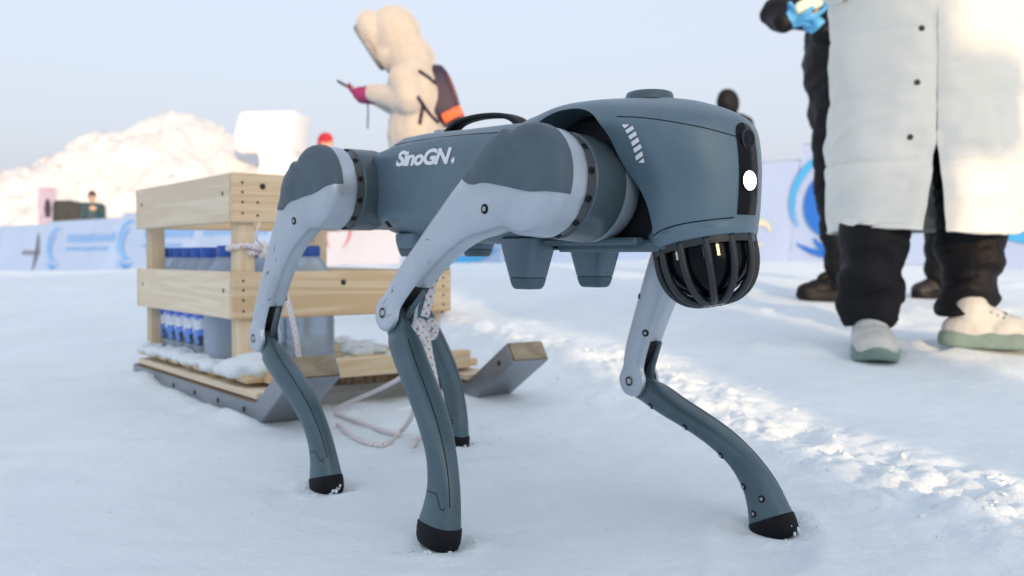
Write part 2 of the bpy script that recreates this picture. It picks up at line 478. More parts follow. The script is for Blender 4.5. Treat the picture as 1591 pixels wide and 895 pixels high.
def snow_clods(name, pts, parent=None):
    """loose lumps of snow joined into one piece"""
    mb = MB()
    for p, r in pts:
        t = MB().ellipsoid((0, 0, 0), (1, 1, 1), seg=8)
        M = Matrix.Translation(p) @ Matrix.Rotation(random.random() * 6, 4, 'Z') @ Matrix.Diagonal((r * random.uniform(.8, 1.3), r * random.uniform(.7, 1.1), r * random.uniform(.5, .8), 1))
        t.v = [tuple(Vector(v) * (1 + random.uniform(-.22, .22))) for v in t.v]
        mb.add(t.v, t.f, M)
    return obj(name, mb.mesh(name, True, 180), snow_mat('snow'), parent)
pts = []
for k in range(230):                                   # clods scattered along the churned track
    i = random.randrange(1, len(RIDGE) - 3); t = random.random()
    p = RIDGE[i] * (1 - t) + RIDGE[i + 1] * t + rng.normal(0, 0.12, 2)
    if p[1] < 0.9 or p[1] > 4.2: continue
    r = abs(random.gauss(0.0, 0.0035)) + 0.0022
    pts.append((Vector((p[0], p[1], gz(*p) - r * 0.1)), r))
for k in range(70):
    p = (random.uniform(-0.9, 1.2), random.uniform(1.15, 2.6)); r = random.uniform(0.001, 0.003)
    pts.append((Vector((p[0], p[1], gz(*p) + r * 0.2)), r))
for key, (fx, fy) in FEET.items():                     # crumbs pushed up round the robot's feet
    for k in range(16):
        a = random.uniform(0, 6.283); rr = random.gauss(0.048, 0.008); w = DOG_M @ Vector((fx + rr * math.cos(a), fy + rr * 0.85 * math.sin(a), 0))
        r = abs(random.gauss(0, .0016)) + .0010; pts.append((Vector((w.x, w.y, gz(w.x, w.y) + r * random.uniform(0, .9))), r))
tag(snow_clods('snow_clods', pts), 'loose lumps of snow strewn along the churned track', 'snow', None, 'stuff')
# ------------------------------------------------------------------ far snow hill and carved block
def px_x(px, z): return (px - 795.5) / FPX * z
prof = [(-700, 392), (-420, 375), (-200, 355), (-60, 338), (0, 322), (60, 290), (120, 256), (170, 224), (215, 213), (252, 192), (290, 186), (325, 192), (348, 216), (385, 226), (430, 252), (480, 285), (560, 330), (640, 372), (760, 396)]
pxs = np.array([p[0] for p in prof], float); pys = np.array([p[1] for p in prof], float)
D0 = 44.0
nxh, nyh = 420, 110
V = []
for j in range(nyh):
    t = j / (nyh - 1); yy = 30 + 34 * t
    for i in range(nxh):
        px = -700 + 1460 * i / (nxh - 1); xx = px_x(px, D0)
        H = (396 - np.interp(px, pxs, pys)) / FPX * D0 + 0.4
        sh = math.sin(math.pi * min(1, t / 0.42) / 2) ** 1.2 if t < 0.42 else math.cos(math.pi * (t - 0.42) / 1.16 / 1.0) ** 1.0
        V.append((xx, yy, H * max(0, sh)))
V = np.array(V)
lump = fbm(V[:, 0] * 0.55, V[:, 1] * 0.55, 4, 301, 0.6)
rid = np.abs(fbm(V[:, 0] * 0.9, V[:, 2] * 0.9 + V[:, 1] * 0.5, 4, 311, 0.6))
chunk = np.floor((fbm(V[:, 0] * 1.1 + 4, V[:, 1] * 1.1 + V[:, 2], 3, 351, .6) + .5) * 6) / 6 - .5
V[:, 2] += (lump * 1.2 - rid * 1.0 + 0.22 + chunk * 0.5) * np.clip(V[:, 2] / 2.0, 0, 1)
V[:, 1] += fbm(V[:, 0] * 0.8, V[:, 2] * 0.8, 3, 331) * 2.0
idx = np.arange(nxh * nyh).reshape(nyh, nxh)
F_ = np.stack([idx[:-1, :-1], idx[:-1, 1:], idx[1:, 1:], idx[1:, :-1]], -1).reshape(-1, 4)
mh = bpy.data.meshes.new('snow_hill'); mh.from_pydata([tuple(v) for v in V], [], [tuple(int(k) for k in f) for f in F_]); mh.update()
tag(obj('snow_hill', shade(mh, True, 180), snow_mat('snow_far', (0.77, 0.78, 0.79), 0.2, 0.08)), 'sunlit hill of piled snow beyond the banners', None, None, 'structure')
# carved snow block on a stem, in front of the hill
def px_box(px0, py0, px1, py1, z, depth, name, m, parent=None, bevel=0.05, seg=2, yaw=0.0):
    a, b = at_depth(px0, py0, z), at_depth(px1, py1, z)
    c = (a + b) / 2
    return MB().box((0, 0, 0), (abs(b.x - a.x), depth, abs(a.z - b.z)), Matrix.Rotation(yaw, 3, 'Z').to_4x4(), bevel, seg), c
SNF = MATS['snow_far']
blk = empty('snow_block', at_depth(430, 300, 39.2)); blk.location.z = 1.0
o36 = blk.location.copy()
mb = MB(); sl = []
for z, a, b in ((178, 388, 466), (182, 380, 468), (205, 374, 466), (228, 372, 464), (238, 376, 462), (241, 384, 452)):
    p, q = at_depth(a, z, 39.2), at_depth(b, z, 39.2); zz = p.z
    sl.append([(p.x - o36.x, -0.8, zz - o36.z), (q.x - o36.x, -1.0, zz - o36.z), (q.x - o36.x + 0.2, 1.0, zz - o36.z), (p.x - o36.x + 0.3, 1.1, zz - o36.z)])
mb.loft(sl); me = modded(mb.mesh(), ('BEVEL', dict(width=0.06, segments=2)))
obj('carved_slab', shade(me, True, 50), SNF, blk)
mb = MB(); sl = []
for z, a, b in ((236, 408, 462), (255, 414, 466), (290, 405, 474), (330, 396, 482), (396, 380, 500)):
    p, q = at_depth(a, z, 39.2), at_depth(b, z, 39.2)
    sl.append([(p.x - o36.x, -1.06, p.z - o36.z), (q.x - o36.x, -1.06, p.z - o36.z), (q.x - o36.x, 0.8, p.z - o36.z), (p.x - o36.x, 0.8, p.z - o36.z)])
obj('stem', shade(modded(MB().loft(sl).mesh(), ('BEVEL', dict(width=0.08, segments=2))), True, 50), SNF, blk)
tag(blk, 'carved white snow slab on a narrower stem beside the snow hill', 'snow block')

# ------------------------------------------------------------------ line of advertising banners
VINYL = mat('banner_vinyl', (0.36, 0.50, 0.74), 0.55, var=0.05, vscale=1.2, bump=0.4, bscale=3.0)
VINYLW = mat('banner_vinyl_white', (0.66, 0.67, 0.74), 0.55, var=0.04, vscale=1.2, bump=0.4, bscale=3.0)
VINYLR = mat('banner_vinyl_lilac', (0.43, 0.55, 0.78), 0.55, var=0.05, vscale=1.2, bump=0.4, bscale=3.0)
INKB = mat('ink_blue', (0.02, 0.16, 0.62), 0.5); INKC = mat('ink_cyan', (0.07, 0.42, 0.80), 0.5); INKL = mat('ink_light_blue', (0.15, 0.42, 0.86), 0.5)
INKG = mat('ink_grey', (0.12, 0.14, 0.20), 0.5); INKR = mat('ink_red', (0.66, 0.03, 0.09), 0.5)
BFRAME = mat('banner_frame', (0.35, 0.37, 0.40), 0.4, metal=0.8)
BL0, BL1 = np.array((-10.5, 20.0)), np.array((2.25, 8.4))
BD = (BL1 - BL0) / np.linalg.norm(BL1 - BL0)
BROT = math.atan2(BD[1], BD[0])
def crescent(cx, cy, r, a0, a1, w, n=24):
    """tapering arc stroke"""
    out, inn = [], []
    for k in range(n + 1):
        t = k / n; a = R(a0 + (a1 - a0) * t); ww = w * math.sin(math.pi * min(max(t, .02), .98)) ** 0.7
        out.append((cx + (r + ww / 2) * math.cos(a), cy + (r + ww / 2) * math.sin(a))); inn.append((cx + (r - ww / 2) * math.cos(a), cy + (r - ww / 2) * math.sin(a)))
    mb = MB(); mb.v = [(x, 0, z) for x, z in out + inn]; m = n + 1
    mb.f = [(k, k + 1, m + k + 1, m + k) for k in range(n)]
    return mb
def glyphs(x0, x1, z, h, seed, dens=0.8):
    """a line of small strokes too blurred to read"""
    r = random.Random(seed); mb = MB(); x = x0
    while x < x1:
        w = h * r.uniform(.7, 1.0)
        for k in range(r.randint(3, 4)):
            zz = z + h * (k / 3.5 - .5); mb.v += [(x, 0, zz), (x + w, 0, zz), (x + w, 0, zz + h * .16), (x, 0, zz + h * .16)]; q = len(mb.v); mb.f.append((q - 4, q - 3, q - 2, q - 1))
        xx = x + w * r.uniform(.2, .7); mb.v += [(xx, -.0004, z - h * .5), (xx + h * .16, -.0004, z - h * .5), (xx + h * .16, -.0004, z + h * .5), (xx, -.0004, z + h * .5)]; q = len(mb.v); mb.f.append((q - 4, q - 3, q - 2, q - 1))
        x += w + h * .25
    return mb
def banner(s0, s1, h, m, label, lean=10, art=(), dz=0.0):
    """a leaning printed panel from s0 to s1 metres along the line"""
    c = BL0 + BD * (s0 + s1) / 2; w = s1 - s0
    root = empty('advertising_banner', (c[0], c[1], gz(c[0], c[1]) - 0.02 + dz), BROT)
    L = Matrix.Rotation(R(-lean), 4, 'X')
    mb = MB(); n = 10; rr = random.Random(int(s0 * 10))
    secs = [[(-w / 2 + w * i / n, 0.006 * math.sin(i * 1.3 + rr.random()), h * j / 5) for i in range(n + 1)] for j in range(6)]
    mb.loft(secs, False, False); me = modded(mb.mesh(), ('SOLIDIFY', dict(thickness=0.012, offset=1.0)))
    me.transform(L); p = obj('printed_panel', shade(me, True, 40), m, root)
    for x in (-w / 2 + .02, w / 2 - .02):
        top = L @ Vector((x, 0.02, h * .97)); obj('prop', MB().tube([top, (x, 0.55, 0.0)], .014, 8), BFRAME, root)
    obj('top_rail', MB().tube([L @ Vector((-w / 2, .008, h)), L @ Vector((w / 2, .008, h))], .013, 8), BFRAME, root)
    for nm, am, ink in art:
        am.v = [tuple(L @ (Vector(v) + Vector((0, -0.026, 0)))) for v in am.v]; me = am.mesh(nm); obj(nm, me, ink, p)
    tag(root, label, 'banner', 'advertising banners lined up along the snow')
    return root
def emblem(cx, cz, r, A=None, B=None, C=None):
    A, B, C = A or INKC, B or INKB, C or INKB
    return [('emblem', crescent(cx, cz, r, 60, 215, r * .16), A), ('emblem', crescent(cx + r * .12, cz - r * .05, r * .70, 95, 290, r * .34), B), ('emblem', crescent(cx + r * .2, cz - r * .35, r * .80, 215, 318, r * .20), B), ('emblem', crescent(cx + r * .1, cz + r * .55, r * 1.72, 238, 292, r * .13), C)]
def s_at(px):                                   # metres along the line where it crosses a photo column
    k = (px - 795.5) / FPX; t = (BL0[0] - k * BL0[1]) / (k * BD[1] - BD[0]); return t
S = [s_at(p) for p in (-120, 62, 178, 300, 425, 622, 780, 1010, 1228, 1480, 1800)]
def mid(a, b, f): return (f - 0.5) * (b - a)
bn = 0.95
w = S[1] - S[0]; banner(S[0], S[1] - .03, bn, VINYL, 'pale blue banner with a slanted dark stroke and grey lettering', 10,
    [('stroke', crescent(w * .5 - 1.15, .42, .9, -25, 25, .16), INKG), ('lettering', glyphs(w * .5 - .95, w * .5 - .1, .40, .10, 4), INKG)])
w = S[2] - S[1]; banner(S[1], S[2] - .03, bn, VINYL, 'pale blue banner with a light emblem before two lines, left of the sled', 10,
    emblem(-w * .5 + .55, .46, .34, INKL, INKL, INKL) + [('lettering', glyphs(-w * .5 + 1.05, w * .5 - .1, .62, .15, 1), INKL), ('lettering', glyphs(-w * .5 + 1.05, w * .5 - .3, .42, .06, 2), INKL)])
w = S[3] - S[2]; banner(S[2], S[3] - .03, bn, VINYL, 'pale blue banner with emblem and lettering seen past the sled corner', 10,
    emblem(-w * .5 + .38, .46, .36, INKL, INKL, INKL) + [('lettering', glyphs(-w * .5 + .9, w * .5 - .2, .60, .15, 3), INKL), ('lettering', glyphs(-w * .5 + .9, w * .5 - .4, .40, .06, 5), INKL)])
w = S[4] - S[3]; banner(S[3], S[4] - .03, bn, VINYL, 'pale blue banner seen between the slats over the bottles', 10,
    [('lettering', glyphs(-w * .5 + .2, w * .5 - .3, .58, .16, 6), INKL)] + emblem(w * .5 - .5, .45, .3, INKL, INKL, INKL))
w = S[5] - S[4]; banner(S[4], S[5] - .03, bn, VINYLW, 'white banner with a red ring emblem behind the robot', 10,
    [('emblem', crescent(-w * .5 + 1.38, .46, .25, -60, 240, .06), INKR), ('emblem', crescent(-w * .5 + 1.36, .60, .12, 60, 300, .05), INKR), ('lettering', glyphs(-w * .5 + 1.95, w * .5 - .15, .60, .10, 8), INKR)])
w = S[6] - S[5]; banner(S[5], S[6] - .03, bn, VINYL, 'pale blue banner with a cyan stroke, seen below the robot belly', 10,
    [('emblem', crescent(w * .15, 1.1, 1.05, 238, 300, .10), INKC)])
w = S[7] - S[6]; banner(S[6], S[7] - .03, bn, VINYL, 'pale blue banner with dark blue lettering behind the belly pads', 10,
    [('lettering', glyphs(-w * .5 + .3, w * .5 - .3, .30, .14, 9), INKB), ('emblem', crescent(-w * .3, .8, .7, 240, 300, .08), INKC)])
YEL = mat('ink_yellow', (0.70, 0.70, 0.52), 0.5)
w = S[8] - S[7]; banner(S[7], S[8] - .02, bn, VINYLR, 'lilac banner with a faint yellow patch beside the robot head', 12,
    [('emblem', crescent(w * .5 - .30, .30, .10, 0, 300, .07), YEL)], -0.03)
w = S[9] - S[8]; banner(S[8], S[9] - .02, bn + .10, VINYLR, 'lilac banner with a large blue swirl behind the black trousers', 12, emblem(-w * .5 + .40, .56, .42))
w = S[10] - S[9]; banner(S[9], S[10], bn + .10, VINYLR, 'lilac banner with bold blue bars beyond the white coat', 12,
    [('lettering', glyphs(-w * .5 + .28, w * .5 - .1, .82, .20, 12), INKB), ('lettering', glyphs(-w * .5 + .28, w * .5 - .1, .56, .10, 13), INKB), ('emblem', crescent(w * .1, 2.0, 1.75, 240, 300, .14), INKC)])

# things standing beyond the left banners
root = empty('poster_stand', at_depth(74, 345, 27)); root.location.z = gz(root.location.x, 27)
hz = at_depth(74, 290, 27).z - root.location.z
obj('poster_board', MB().box((0, 0, hz - .55), (.50, .04, 1.06), bevel=.01), mat('poster_lilac', (.42, .38, .52), .6, var=.15, vscale=3), root)
obj('printed_figure', MB().prism([(-.07, -.25), (.07, -.25), (.10, .0), (.06, .22), (0, .28), (-.06, .22), (-.10, 0)], -.002, .002, Matrix.Translation((.02, -.024, hz - .6)) @ Matrix.Rotation(R(90), 4, 'X')), mat('poster_dark', (.03, .03, .05), .6), root)
for x in (-.2, .2): obj('post', MB().tube([(x, .03, 0), (x, .03, hz - .1)], .025, 8), BFRAME, root)
tag(root, 'lilac poster board with a dark printed figure below the snow hill', 'poster')
root = empty('covered_load', at_depth(124, 345, 26)); root.location.z = gz(root.location.x, 26)
hz = at_depth(124, 315, 26).z - root.location.z
mb = MB(); mb.box((0, 0, hz * .5), (1.15, .8, hz), bevel=.12, seg=3); mb.box((-.3, 0, hz * .55), (.5, .85, hz * .96), bevel=.1, seg=3)
obj('tarpaulin', blob(mb, .04, 5), mat('tarp', (.035, .04, .04), .6, var=.3, vscale=5, bump=.5, bscale=8), root)
obj('strap', MB().box((-.1, 0, hz * .5), (.05, .84, hz * 1.01), bevel=.02), mat('strap_dark', (.02, .02, .02), .6), root)
tag(root, 'low dark tarpaulin-covered load below the snow hill', 'load')

# ------------------------------------------------------------------ cargo sled
SLED_O = Vector((-0.600, 2.290, 0.0))
sled = empty('cargo_sled', SLED_O, SLED_A)
tag(sled, 'pale pine crate sled on metal-sided runners hitched behind the robot', 'sled')
PINE_X = wood_mat('pine_x', (0.74, 0.62, 0.45), (0.84, 0.75, 0.60), 0)
PINE_Y = wood_mat('pine_y', (0.66, 0.49, 0.29), (0.80, 0.66, 0.46), 1)
PINE_Z = wood_mat('pine_z', (0.66, 0.52, 0.34), (0.80, 0.68, 0.50), 2)
OLD = wood_mat('old_wood', (0.13, 0.085, 0.05), (0.30, 0.21, 0.13), 0)
GALV = mat('runner_metal', (0.30, 0.33, 0.37), 0.38, metal=0.7, var=0.15, vscale=7, rvar=0.1, speck=.2)
NAIL = mat('nail', (0.02, 0.018, 0.016), 0.5)
def sbox(name, c, size, m, parent=sled, bevel=0.003, rot=None):
    return obj(name, MB().box((0, 0, 0), size, rot, bevel).mesh(name, True, 30), m, parent, c)
X0, X1, Y0, Y1 = -1.06, -0.21, 0.02, 0.68
T = 0.022
for z0, z1 in ((0.483, 0.609), (0.235, 0.356)):
    zc, hh = (z0 + z1) / 2, z1 - z0
    for yy in (Y0 + T / 2, Y1 - T / 2):
        b = sbox('side_board', ((X0 + X1) / 2, yy, zc), (X1 - X0 - 2 * T - .001, T, hh), PINE_X)
        for x in (-0.36, 0.36):
            s_ = -1 if yy < .3 else 1
            obj('nail', MB().lathe([(.006, -.002), (.006, .001), (.0004, .0012)], Matrix.Translation((x, s_ * T / 2, 0.012)) @ Matrix.Rotation(R(90 if s_ < 0 else -90), 4, 'X'), 10), NAIL, b)
    for xx in (X1 - T / 2, X0 + T / 2):
        b = sbox('end_board', (xx, (Y0 + Y1) / 2, zc), (T, Y1 - Y0, hh), PINE_Y)
        if xx > -0.5:
            for yy in (-0.302, -0.262, 0.262, 0.302):
                for zz in ((-.040, -.012, .014, .038) if abs(yy) > .28 else (-.045, -.012)):
                    obj('nail', MB().lathe([(.0035, -.002), (.0035, .0008), (.0004, .001)], Matrix.Translation((T / 2, yy, zz)) @ Matrix.Rotation(R(90), 4, 'Y'), 8), NAIL, b)
            for yy in (-.248, -.02, .25): obj('knot', MB().lathe([(.008, -.002), (.008, .0009), (.0004, .0011)], Matrix.Translation((T / 2, yy, .030)) @ Matrix.Rotation(R(90), 4, 'Y'), 12), NAIL, b)
for x in (X1 - T - .026, X0 + T + .026):
    for y in (Y0 + T + .024, Y1 - T - .024):
        sbox('post', (x, y, 0.340), (.050, .046, .525), PINE_Z)
        o_ = (x, y)
# runners: swept beam with an upturned tip, metal plates on the sides
def runner(y0, wd):
    path = [(-1.03, .0), (-.6, .0), (-.25, .0), (-0.02, .0), (.025, .012), (.205, .128)]
    th_ = .052
    def off(i):
        p = Vector(path[i]); a = Vector(path[max(i - 1, 0)]); b = Vector(path[min(i + 1, len(path) - 1)]); d = (b - a).normalized(); return p + Vector((-d.y, d.x)) * th_
    up = [off(i) for i in range(len(path))]
    secs = [[(path[i][0], y0, path[i][1]), (path[i][0], y0 + wd, path[i][1]), (up[i].x, y0 + wd, up[i].y), (up[i].x, y0, up[i].y)] for i in range(len(path))]
    r = obj('runner', outward(MB().loft(secs).mesh('runner')), OLD, sled)
    for yy, e in ((y0, -.003), (y0 + wd, .003)):
        secs = []
        for i in range(len(path)):
            p, q = Vector(path[i]), up[i]; q2 = p + (q - p) * .93; p2 = p - (q - p) * .02
            secs.append([(p2.x, yy + e, p2.y), (p2.x, yy + e * .02, p2.y), (q2.x, yy + e * .02, q2.y), (q2.x, yy + e, q2.y)])
        pl = obj('side_plate', outward(MB().loft(secs).mesh('side_plate')), GALV, r)
        for x in (-.98, -.80, -.62, -.44, -.26, -.08):
            obj('bolt', MB().lathe([(.007, -.002), (.007, .002), (.004, .003), (.0003, .003)], Matrix.Translation((x, yy + e * .9, .026)) @ Matrix.Rotation(R(90 if e < 0 else -90), 4, 'X'), 8), NAIL, r)
        obj('bolt', MB().lathe([(.007, -.002), (.007, .002), (.0003, .002)], Matrix.Translation((.145, yy + e * .9, .118)) @ Matrix.Rotation(R(90 if e < 0 else -90), 4, 'X'), 8), NAIL, r)
    secs = [[(p[0], y0 - .002, p[1] - .004), (p[0], y0 + wd + .002, p[1] - .004), (p[0], y0 + wd + .002, p[1] - .0005), (p[0], y0 - .002, p[1] - .0005)] for p in path]
    obj('glide_sheet', outward(MB().loft(secs).mesh('glide')), GALV, r)
    obj('top_strip', MB().box((-.51, y0 + wd * .5, th_ + .011), (.98, wd * .92, .018), bevel=.003), PINE_X, r)
    e = Vector(up[-1]) - Vector(path[-1]); c = (Vector(path[-1]) + Vector(up[-1])) / 2; d = Vector((e.y, -e.x)).normalized()
    a = math.atan2(e.y, e.x)
    obj('end_cap', MB().box((0, 0, 0), (th_ * .96, wd * .96, .004), Matrix.Rotation(-a, 4, 'Y'), .001).mesh('end_cap'), mat('end_cap', (.20, .14, .085), .55, var=.35, vscale=18, col2=(.36, .33, .22)), r, (c.x + d.x * .003, y0 + wd / 2, c.y + d.y * .003))
    return r
runner(0.0, .11); runner(.600, .11)
# cross beams and deck slats
for x in (-.96, -.55, -.17): sbox('cross_beam', (x, .355, .072), (.05, .50, .040), OLD)
for k in range(9):
    x = -1.0 + k * .108
    sbox('deck_slat', (x, .355, .0935 + random.uniform(-.001, .001)), (.075 + random.uniform(-.006, .006), .688, .020), PINE_Y)
sbox('front_rail', (-.085, .355, .108), (.030, .60, .050), PINE_Y)
# loose snow lying on the deck
pts = []
for k in range(150):
    x, y = random.uniform(-1.02, -.12), random.choice((random.uniform(.005, .07), random.uniform(.0, .05), random.uniform(.38, .68)))
    r = random.uniform(.010, .028); pts.append((Vector((x, y, .104 + r * .15)), r))
for k in range(40):
    a = random.gauss(0, .045), random.gauss(0, .035); r = random.uniform(.016, .034)
    pts.append((Vector((-.16 + a[0], .06 + a[1], .106 + .03 * math.exp(-(a[0] ** 2 + a[1] ** 2) / .004))), r))
mbs = MB()
for p, r in pts: mbs.ellipsoid(p, (r * 1.2, r * 1.1, r * .62), seg=8)
sd = obj('snow_on_deck', blob(mbs, .006, 3), snow_mat('snow')); sd.location = SLED_O; sd.rotation_euler = (0, 0, SLED_A)
tag(sd, 'loose snow heaped on the sled deck and side edge', 'snow', None, 'stuff')

# ------------------------------------------------------------------ water bottles in the crate
PLAST = mat('bottle_plastic', (0.60, 0.72, 0.86), 0.22, trans=0.55, var=.05, vscale=4, bump=.1, bscale=40)
PLAST.node_tree.nodes['Principled BSDF'].inputs['IOR'].default_value = 1.15
CAPB = mat('bottle_cap', (0.02, 0.11, 0.50), 0.4)
def label_mat():
    m, n, l, b = new_mat('bottle_label')
    tc = n.new('ShaderNodeTexCoord'); sp = n.new('ShaderNodeSeparateXYZ'); l.new(tc.outputs['Object'], sp.inputs[0])
    nz = n.new('ShaderNodeTexNoise'); nz.inputs['Scale'].default_value = 26; nz.inputs['Detail'].default_value = 5; l.new(tc.outputs['Object'], nz.inputs['Vector'])
    m1 = n.new('ShaderNodeMath'); m1.operation = 'MULTIPLY_ADD'; m1.inputs[1].default_value = .11; l.new(nz.outputs['Fac'], m1.inputs[0]); l.new(sp.outputs[2], m1.inputs[2])
    rp = n.new('ShaderNodeValToRGB'); rp.color_ramp.interpolation = 'CONSTANT'; e = rp.color_ramp.elements
    e[0].color = (.02, .05, .09, 1); e[0].position = 0
    for p, c in ((.098, (.10, .26, .80)), (.130, (.82, .88, .96)), (.158, (.08, .22, .90)), (.195, (.04, .10, .70))):
        q = e.new(p); q.color = rgb(c)
    e.remove(e[1]) if False else None
    l.new(m1.outputs[0], rp.inputs[0]); l.new(rp.outputs[0], b.inputs['Base Color']); b.inputs['Roughness'].default_value = .35
    return m
LABEL = label_mat()
def bottle(x, y, w, h, label, lab=False, rot=0.0):
    p = SLED_O + Matrix.Rotation(SLED_A, 3, 'Z') @ Vector((x, y, .1045))
    b = empty('water_bottle', p, SLED_A + rot)
    def ring(a, z, n): return [(c, s, z) for c, s in sellipse_(a / 2, a / 2, n)]
    H = h
    sec = [ring(w * .90, 0, 4), ring(w * .98, .006, 4), ring(w, .02, 4)]
    for k in range(7):
        z = .02 + (H * .66 - .02) * (k + .5) / 7; sec += [ring(w, z - .008, 4), ring(w * .975, z, 4), ring(w, z + .008, 4)]
    sec += [ring(w, H * .66, 4), ring(w * .95, H * .71, 3.5), ring(w * .78, H * .80, 3), ring(w * .52, H * .885, 2.3), ring(w * .40, H * .905, 2), ring(w * .38, H * .93, 2)]
    obj('bottle_body', MB().loft(sec).mesh('bottle_body', True, 40), PLAST, b)
    obj('bottle_cap', MB().lathe([(w * .25, H * .905), (w * .255, H * .91), (w * .255, H * .985), (w * .235, H), (.001, H)], None, 24).mesh('cap', True, 40), CAPB, b)
    if lab: obj('label_sleeve', MB().loft([ring(w * 1.012, .03, 4), ring(w * 1.016, .11, 4), ring(w * 1.012, .200, 4)], False).mesh('label_sleeve', True, 40), LABEL, b)
    return tag(b, label, 'bottle', 'water bottles in the sled crate')
def sellipse_(a, b, n, k=28):
    out = []
    for j in range(k):
        t = 2 * math.pi * j / k; c, s = math.cos(t), math.sin(t)
        out.append((a * math.copysign(abs(c) ** (2 / n), c), b * math.copysign(abs(s) ** (2 / n), s)))
    return out
ORD = ('first', 'second', 'third', 'fourth', 'fifth')
for k in range(5): bottle(-.66 - k * .086, .115, .084, .318, ORD[k] + ' slim bottle with a mountain label, counted from the wide corner bottle', True, random.uniform(-.1, .1))
bottle(-.505, .120, .128, .322, 'wide pale water bottle at the sled corner beside the post')
bottle(-.405, .322, .118, .322, 'wide pale water bottle standing alone behind the front board', False, .06)
for k, (x, y) in enumerate(((-.54, .25), (-.68, .25), (-.82, .25), (-.96, .25))): bottle(x, y, .120, .320, ORD[k] + ' wide bottle of the inner row, counted from the front board', False, random.uniform(-.1, .1))

# ------------------------------------------------------------------ ropes
ROPE = rope_mat('rope')
def SL(x, y, z): return SLED_O + Matrix.Rotation(SLED_A, 3, 'Z') @ Vector((x, y, z))
def DG(x, y, z): return DOG_M @ Vector((x, y, z))
px_, py_ = X1 - T - .026, Y0 + T + .024
post_loop = []
for k in range(11):
    a = 2 * math.pi * k / 10; c, s = math.cos(a), math.sin(a); rr = .036 / max(abs(c), abs(s)) * .92
    post_loop.append(SL(px_ + rr * c, py_ + rr * s, .404 + .002 * k))
kn = SL(px_ + .050, py_ + .045, .412)
def knot_pts(c, r, n=26, seed=0):
    r_ = random.Random(seed); out = []
    for k in range(n):
        t = 2 * math.pi * 2 * k / n
        out.append(c + Vector((r * (math.sin(t) + 1.0 * math.sin(2 * t)) * .55, r * (math.cos(t) - 1.0 * math.cos(2 * t)) * .55, r * math.sin(3 * t) * .75)))
    return out
root = empty('post_rope', SL(px_, py_, 0.404)); root.rotation_euler = (0, 0, 0)
off = root.location
rope_obj('loop', [p - off for p in post_loop] + [kn - off], .0075, ROPE, root)
rope_obj('knot', [p - off for p in knot_pts(kn, .020, 24, 1)], .0075, ROPE, root, n=5)
tail = [kn, at_depth(425, 412, 2.36), at_depth(441, 450, 2.34), at_depth(453, 490, 2.33), at_depth(461, 530, 2.33), at_depth(465, 560, 2.34)]
rope_obj('tail', [Vector(p) - off for p in tail], .0066, ROPE, root)
rope_obj('riser', [kn - off, at_depth(398, 370, 2.43) - off, at_depth(404, 345, 2.43) - off], .003, ROPE, root)
tag(root, 'white rope knotted round the corner post of the sled', 'rope')
# tow rope: hangs from the robot's rump, knotted, then lies slack on the snow back to the sled
def snow_pt(px, py):
    z0 = 0.0; r = cam_ray(px, py)
    for _ in range(4):
        p = CAMP + r * ((z0 - CAMH) / r.z); z0 = gz(p.x, p.y) + .006
    return p
root = empty('tow_rope', DG(-.185, 0, .43)); root.rotation_euler = (0, 0, 0); off = root.location
hang = [DG(-.185, 0, .43), at_depth(672, 424, 1.775), at_depth(668, 460, 1.77), at_depth(660, 492, 1.765)]
kc = at_depth(660, 512, 1.765)
rope_obj('hanging_rope', [Vector(p) - off for p in hang], .0076, ROPE, root)
rope_obj('knot', [p - off for p in knot_pts(kc, .019, 26, 2)], .0074, ROPE, root, n=5)
rope_obj('hanging_rope', [at_depth(662, 520, 1.765) - off, at_depth(668, 555, 1.78) - off, at_depth(675, 590, 1.81) - off, at_depth(678, 625, 1.86) - off, snow_pt(668, 668) - off, snow_pt(640, 690) - off], .0070, ROPE, root)
g = [at_depth(655, 522, 1.765), at_depth(651, 560, 1.80), at_depth(648, 605, 1.90), at_depth(640, 645, 2.02), snow_pt(622, 672), snow_pt(598, 690), snow_pt(565, 686), snow_pt(540, 672), snow_pt(525, 660)]
rope_obj('slack_rope', [Vector(p) - off for p in g], .0052, ROPE, root)
g2 = [snow_pt(622, 676), snow_pt(590, 668), snow_pt(555, 655), snow_pt(520, 642)]
rope_obj('slack_rope', [Vector(p) - off for p in g2], .0050, ROPE, root)
g3 = [snow_pt(520, 636), at_depth(548, 623, 2.40), at_depth(585, 607, 2.28), at_depth(619, 589, 2.14), at_depth(648, 566, 2.0)]
rope_obj('taut_rope', [Vector(p) - off for p in g3], .0052, ROPE, root)
tag(root, 'white red-flecked tow rope knotted under the robot and trailing on snow', 'rope')
# ------------------------------------------------------------------ robot dog
PAINT = mat('robot_paint', (0.118, 0.184, 0.228), 0.38, metal=0.2, var=0.10, vscale=9, bump=0.05, bscale=900, rvar=0.08, speck=0.12)
PAINT2 = mat('robot_paint_shank', (0.072, 0.122, 0.150), 0.36, metal=0.2, var=0.15, vscale=12, bump=0.05, bscale=700, rvar=0.1, speck=0.3)
PALE = mat('robot_pale_metal', (0.46, 0.52, 0.585), 0.32, metal=0.55, var=0.09, vscale=11, bump=0.04, bscale=500, rvar=0.1, speck=0.35)
CAPM = mat('robot_cap', (0.066, 0.105, 0.134), 0.55, var=0.12, vscale=16, bump=0.10, bscale=1200, speck=0.15)
BLACK = mat('robot_black', (0.008, 0.010, 0.013), 0.5, spec=0.2)
GLOSS = mat('robot_gloss_black', (0.004, 0.005, 0.007), 0.10, spec=0.14)
RUBBER = mat('robot_rubber', (0.005, 0.006, 0.009), 0.6, spec=0.2, bump=0.3, bscale=400)
MOTOR = mat('robot_motor', (0.070, 0.105, 0.128), 0.36, metal=0.3, var=0.12, vscale=20, rvar=0.1)
